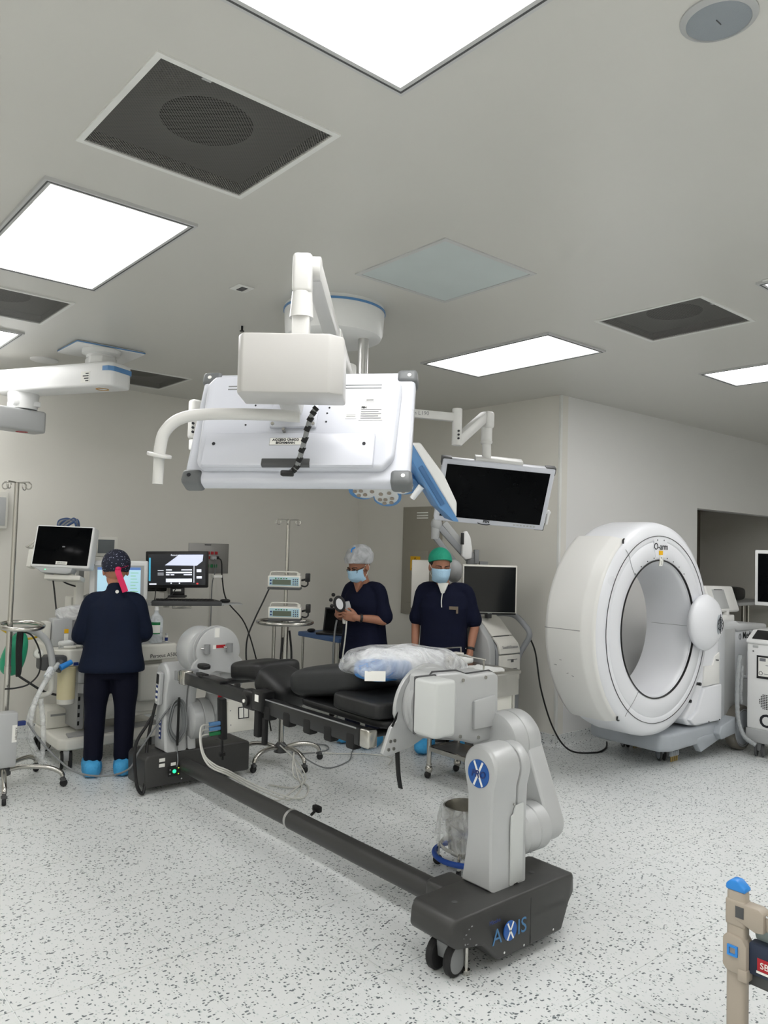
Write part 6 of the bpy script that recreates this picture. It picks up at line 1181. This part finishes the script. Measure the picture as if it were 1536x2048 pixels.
def ring_el(M, z, rx, ry, cx=0, cy=0, n=28, e=.85):
    out = []
    for k in range(n):
        a = 2*math.pi*k/n; c, s = math.cos(a), math.sin(a)
        out.append(M @ Vector((cx+rx*math.copysign(abs(c)**e, c), cy+ry*math.copysign(abs(s)**e, s), z)))
    return out
def person(label, loc, f, hh, P):
    """loc feet centre, f facing, hh scale; P pose dictionary in body frame (x right, y forward)"""
    f = Vector((*f, 0)).normalized(); r = Vector((f.y, -f.x, 0)); B = basis(r, (0, 0, 1), loc)
    t = thing('person', label, 'person', loc); skin = P['skin']; b = MB(B)
    sh, el, wr_, hd = P['shoulder'], P['elbow'], P['wrist'], P['head']
    H = B @ Matrix.Translation(hd) @ Euler((math.radians(P['pitch']), 0, math.radians(P['yaw']))).to_matrix().to_4x4() @ Matrix.Scale(1.06, 4)
    zs = sh[0][2]
    # torso, pelvis, legs kept a little inside the clothes
    b.loft([[B.inverted() @ q for q in ring_el(B, z, rx, ry, 0, cy)] for z, rx, ry, cy in ((.80*hh, .12, .085, 0), (.9*hh, .14, .09, 0), (1.05*hh, .12, .08, 0), (1.25*hh, .15, .09, 0), (zs+.02, .15, .075, 0), (zs+.05, .07, .05, 0))])
    b.limb([(0, .0, zs), (hd[0]*.6, hd[1]*.55, hd[2]-.10), (hd[0], hd[1]-.012, hd[2]-.04)], [.06, .05, .05], 16, 4)
    for k, s in enumerate((1, -1)):
        b.limb([(s*.12, 0, zs-.01), sh[k], tuple((Vector(sh[k])+Vector(el[k]))/2), el[k], tuple(Vector(el[k])*.55+Vector(wr_[k])*.45), wr_[k]], [.045, .045, .041, .037, .035, .025], 16, 4)
        hp = Vector((s*.085, 0, .84*hh)); kn = Vector((s*P.get('stance', .1), .01, .46*hh)); an = Vector((s*P.get('stance', .1), -.02, .09))
        b.limb([hp, kn, an], [.072, .05, .036], 16, 4).limb([an, an+Vector((0, .04, -.045)), an+Vector((s*.01, .12, -.055))], [.036, .033, .026], 12, 3)
        hv = P['hand'][k]; hand(b, wr_[k], hv[0], hv[1], hv[2], s*hv[3], hv[4] if len(hv) > 4 else .95) if not b.M else None
    # hands and head are laid out in world space
    b2 = MB()
    for k, s in enumerate((1, -1)):
        hv = P['hand'][k]; R3 = B.to_3x3(); hand(b2, B @ Vector(wr_[k]), R3 @ Vector(hv[0]), R3 @ Vector(hv[1]), hv[2], hv[3])
    head(b2, H); b.v += b2.v; n0 = len(b.v)-len(b2.v); b.f += [[n0+i for i in q] for q in b2.f]
    part('body', remesh(b, .0042, 3, .5), skin, t, ang=180)
    # clothes
    g = MB(B)
    g.loft([[B.inverted() @ q for q in ring_el(B, z, rx, ry, 0, cy)] for z, rx, ry, cy in P['top']])
    for k in (0, 1):
        Q = [Vector((sh[k][0]*.45, sh[k][1], sh[k][2]+.025)), Vector(sh[k]), Vector(sh[k]).lerp(Vector(el[k]), .5)]
        if P['long']: Q += [Vector(el[k]), Vector(el[k]).lerp(Vector(wr_[k]), .5), Vector(el[k]).lerp(Vector(wr_[k]), .93)]; rr = [.05, .056, .06, .058, .052, .042]
        else: Q += [Vector(sh[k]).lerp(Vector(el[k]), .88)]; rr = [.05, .057, .06, .068]
        g.limb(Q, rr, 18, 4)
    if P.get('neck'): g.limb([(0, -.01, zs+.01), (hd[0]*.4, hd[1]*.4-.012, zs+.085)], [.085, .062], 18, 3)
    part('jacket' if P['long'] else 'scrub_top', remesh(g, .0085, 5, .5), P['topm'], t, ang=180)
    tr = MB(B); tr.loft([[B.inverted() @ q for q in ring_el(B, z, rx, ry, 0, 0)] for z, rx, ry in ((.70*hh, .15, .105), (.78*hh, .17, .115), (.88*hh, .17, .115), (.96*hh, .15, .1))])
    for s in (1, -1):
        st = P.get('stance', .1); tr.limb([(s*.085, 0, .82*hh), (s*.095, .005, .62*hh), (s*st, .015, .44*hh), (s*st, -.01, .2*hh), (s*st, -.015, .13)], [.098, .09, .073, .066, .066], 20, 4)
        part('shoe_cover', MB(B).sell((s*st+s*.01, .03, .0605), (.066, .155, .06), .75, .7, 32, 14, Euler((0, 0, -s*.12)).to_matrix(), lambda q: Vector((q.x*(1+.06*math.sin(q.y*90)), q.y, q.z*(1.15-.9*max(0, q.y)/.145*.5)+.004*math.sin(q.x*120+q.y*80)))), SHOEB, t, ang=70)
    part('trousers', remesh(tr, .01, 5, .5), TROUS, t, ang=180)
    return t, B, H
# ---- person with their back to us at the anaesthesia machine
pl_, Bl, Hl = person('person seen from behind in navy jacket and dark patterned cap', (2.17, 5.485, 0), (.40, .915), .97, dict(skin=SKIN, head=(-.005, .035, 1.435), pitch=-12, yaw=10, stance=.10,
    shoulder=[(.155, 0, 1.215), (-.155, 0, 1.215)], elbow=[(.215, .03, .985), (-.225, .02, .97)], wrist=[(.13, .22, .965), (-.13, .22, .955)], hand=[((-.4, .9, -.1), (-.2, -.1, -1), .5, -1), ((.4, .9, -.1), (.2, -.1, -1), .5, 1)], long=True, topm=JACK, neck=True,
    top=[(.725, .225, .14, -.01), (.76, .225, .145, -.01), (.85, .205, .14, 0), (.98, .185, .128, 0), (1.10, .185, .125, 0), (1.19, .175, .11, 0), (1.245, .125, .085, 0), (1.285, .075, .065, .005)]))
CAPM = bpy.data.materials.new('patterned_cap'); CAPM.use_nodes = True
def dots(m, base, dot, scale, thr):
    nt = m.node_tree; N = nt.nodes; L = nt.links; b = N['Principled BSDF']; g = N.new('ShaderNodeNewGeometry'); v = N.new('ShaderNodeTexVoronoi'); v.inputs['Scale'].default_value = scale; L.new(g.outputs['Position'], v.inputs['Vector'])
    a = N.new('ShaderNodeMath'); a.operation = 'LESS_THAN'; a.inputs[1].default_value = thr; L.new(v.outputs['Distance'], a.inputs[0]); mx = N.new('ShaderNodeMix'); mx.data_type = 'RGBA'; mx.inputs[6].default_value = (*lin(base), 1); mx.inputs[7].default_value = (*lin(dot), 1); L.new(a.outputs[0], mx.inputs[0]); L.new(mx.outputs[2], b.inputs['Base Color']); b.inputs['Roughness'].default_value = .8; return m
dots(CAPM, (20, 24, 44), (170, 176, 200), 70, .2)
def cap(t, H, m, r=(.093, .112, .098), c=(0, -.016, .045), cut=-.035, puff=0, name='cap'):
    def fn(q):
        q = q.copy(); q.z = max(q.z, cut+(.055*max(0, q.y)/.11 if q.y > 0 else -.35*abs(q.y)*.3)); 
        if puff: q *= 1+puff*(math.sin(q.x*95)*math.sin(q.y*80+1)*.5+.5*math.sin(q.z*110+q.x*60))
        return q
    return part(name, MB(H).sell(c, r, 1, 1, 48, 30, None, fn), m, t, ang=80)
cp_ = cap(pl_, Hl, CAPM, (.094, .112, .102), (0, -.02, .04), -.055, .012)
RIB = mat('red_ribbon', (214, 36, 92), .6)
part('ribbon', MB(Hl).tube([(.0, -.118, -.01), (-.004, -.135, -.03), (.01, -.14, -.075), (.03, -.135, -.125), (.045, -.13, -.165)], .019, seg=8, flat=.14), RIB, cp_); part('ribbon_knot', MB(Hl).ell((.0, -.122, -.008), (.02, .014, .013), 14, 8), RIB, cp_); part('ribbon_end', MB(Hl).tube([(.0, -.12, -.005), (.03, -.115, .0), (.062, -.1, .015)], .012, seg=8, flat=.15), RIB, cp_)
part('jacket_mark', MB(Bl).cyl((.015, -.078, 1.29), (.015, -.07, 1.29), .012, seg=14), PAPER, pl_)
# ---- woman holding a tracked instrument
wm, Bw, Hw = person('person in navy scrubs, bouffant cap and glasses looking down at a device', (4.195, 5.14, 0), (-.97, -.22), 1.0, dict(skin=SKIN2, head=(.005, .085, 1.492), pitch=-26, yaw=-8, stance=.11,
    shoulder=[(.155, .01, 1.295), (-.155, .01, 1.295)], elbow=[(.225, .03, 1.06), (-.245, .03, 1.055)], wrist=[(.10, .235, 1.085), (-.095, .225, 1.075)], hand=[((-.55, .8, .25), (-.7, -.5, .2), .95, 1), ((.6, .75, .2), (.7, -.55, .25), .95, -1)], long=False, topm=SCRUB,
    top=[(.70, .225, .17, -.01), (.74, .225, .17, -.01), (.88, .20, .155, .0), (1.02, .185, .14, 0), (1.17, .19, .145, .01), (1.26, .175, .115, .005), (1.325, .12, .08, 0), (1.35, .082, .065, 0)]))
BOUF = bpy.data.materials.new('bouffant_net'); BOUF.use_nodes = True; plast(BOUF, .28, (.62, .64, .66)); BOUF.node_tree.nodes['Principled BSDF'].inputs['Roughness'].default_value = .7
part('hair', MB(Hw).sell((0, -.02, .05), (.084, .1, .085), 1, 1, 28, 18, None, lambda q: Vector((q.x, q.y, max(q.z, -.03-(.4*q.y if q.y < 0 else -.5*q.y))))), HAIR, wm)
cap(wm, Hw, BOUF, (.108, .128, .108), (0, -.022, .062), -.05, .03, 'bouffant_cap'); part('cap_tie', MB(Hw).tube([(-.03, .06, .15), (-.03, .045, .17), (-.045, .02, .175)], .006, seg=6), SKYB, wm)
face_parts(wm, Hw, SKIN2); mask(wm, Hw)
for s in (-1, 1): part('lens_rim', MB(Hw).tube([(s*.033+.025*math.cos(2*math.pi*k/14), .1-.012*abs(math.cos(2*math.pi*k/14)), .0+.019*math.sin(2*math.pi*k/14)) for k in range(14)], .0026, seg=6, n=2, closed=True), BLACK, wm); part('temple', MB(Hw).tube([(s*.058, .088, .006), (s*.076, .04, .008), (s*.08, -.01, .004)], .0024, seg=6), BLACK, wm)
part('bridge', MB(Hw).tube([(-.009, .1, .004), (0, .105, .008), (.009, .1, .004)], .0026, seg=6), BLACK, wm)
part('neckline', MB(Bw).prism([(-.045, 1.372), (.045, 1.372), (.004, 1.275), (-.004, 1.275)], 'Y', .075, .121, r=.003), SKIN2, wm)
def wrist_band(t, B, e, w_, m, r=.031, k=.86):
    p = B @ Vector(e).lerp(Vector(w_), k); d = (B.to_3x3() @ (Vector(w_)-Vector(e))).normalized(); wb = part('watch', MB().lathe([(r, -.011), (r+.004, -.009), (r+.004, .009), (r, .011), (r, -.011)], p, d, seg=24), m, t); u, v = frame_to(d); part('watch_face', MB().cyl(p+u*(r+.002), p+u*(r+.009), .015, seg=18), CHROME, wb)
wrist_band(wm, Bw, (-.245, .03, 1.055), (-.095, .225, 1.075), BLACK)
part('pocket_seam', MB(Bw).box(-.21, -.12, .03, .032, .95, .954), INK, wm) if False else None
TD = thing('tracked_instrument', 'handheld device with black oval ring held by person in bouffant cap', 'instrument', Bw @ Vector((0, .3, 1.1)))
DVM = basis(Vector((.80, -.52, .28)), Vector((-.15, .1, 1)), Bw @ Vector((.02, .315, 1.185)))
fr = part('ring', MB(DVM).prism([(.05*math.cos(a*math.pi/12)+(.0), .068*math.sin(a*math.pi/12)) for a in range(24)], 'Y', -.015, .015, r=.006), BLACK, TD); part('window', MB(DVM).prism([(.028*math.cos(a*math.pi/12), .046*math.sin(a*math.pi/12)) for a in range(24)], 'Y', -.018, -.012), mat('white_window', (226, 228, 230), .3), fr)
for x, z in ((-.06, .05), (-.065, -.0), (-.03, .085)): part('marker', MB(DVM).ell((x, -.01, z), (.016, .016, .016), 14, 10), BLACK, fr)
part('grey_box', MB(DVM).box(.02, .085, .0, .06, -.1, .0, r=.006), LGREY, TD); part('grip', MB(DVM).cyl((.03, .03, -.06), (.0, .03, -.17), .018, .016, seg=16), WHITE2, TD)
part('coil_cord', MB().tube([Bw @ Vector((.055, .30, 1.05)) + Vector((0, 0, 0)), Bw @ Vector((.065, .31, .95)), Bw @ Vector((.075, .31, .8)), Bw @ Vector((.08, .30, .62)), Bw @ Vector((.06, .28, .40))], .008, seg=8), CABLE_G, TD); part('white_cord', MB().tube([Bw @ Vector((-.05, .30, 1.05)), Bw @ Vector((-.05, .315, .9)), Bw @ Vector((-.03, .32, .7)), Bw @ Vector((-.02, .31, .4))], .006, seg=8), CABLE_W, TD)
# ---- man standing beside the navigation cart
mn_, Bm, Hm = person('person in navy scrubs and green cap standing with arms down', (4.545, 4.54, 0), (-.80, -.60), 1.02, dict(skin=SKIN2, head=(.035, .07, 1.512), pitch=-14, yaw=24, stance=.12,
    shoulder=[(.178, 0, 1.315), (-.178, 0, 1.315)], elbow=[(.235, -.02, 1.055), (-.25, -.02, 1.055)], wrist=[(.225, .07, .83), (-.225, .07, .835)], hand=[((-.05, .25, -1), (-1, .1, 0), .45, 1), ((.05, .25, -1), (1, .1, 0), .45, -1)], long=False, topm=SCRUB,
    top=[(.70, .205, .15, 0), (.74, .205, .15, 0), (.88, .195, .145, 0), (1.05, .19, .14, .0), (1.18, .205, .14, .01), (1.28, .192, .115, .005), (1.345, .125, .08, 0), (1.37, .082, .065, 0)]))
GRC = mat('green_cap', (28, 150, 120), .7, bump=.5, bscale=50); part('hair', MB(Hm).sell((0, -.022, .03), (.08, .096, .08), 1, 1, 28, 18, None, lambda q: Vector((q.x, q.y, max(q.z, -.05-(.3*q.y if q.y < 0 else -.9*q.y))))), HAIR, mn_)
cap(mn_, Hm, GRC, (.09, .108, .098), (0, -.012, .05), -.02, .008); face_parts(mn_, Hm, SKIN2); mask(mn_, Hm)
part('undershirt', MB(Bm).prism([(-.045, 1.385), (.045, 1.385), (.012, 1.30), (-.012, 1.30)], 'Y', .085, .128, r=.004), PAPER, mn_); part('badge_clip', MB(Bm).tube([(.0, .135, 1.30), (.004, .15, 1.24), (.0, .155, 1.19)], .004, seg=6), PAPER, mn_)
part('chest_print', MB(Bm).box(-.125, -.06, .138, .1495, 1.175, 1.20).box(-.13, -.115, .135, .147, 1.145, 1.2), mat('khaki_print', (120, 108, 92), .7), mn_)
wrist_band(mn_, Bm, (-.25, -.02, 1.055), (-.225, .07, .835), BLACK, .03, .88)
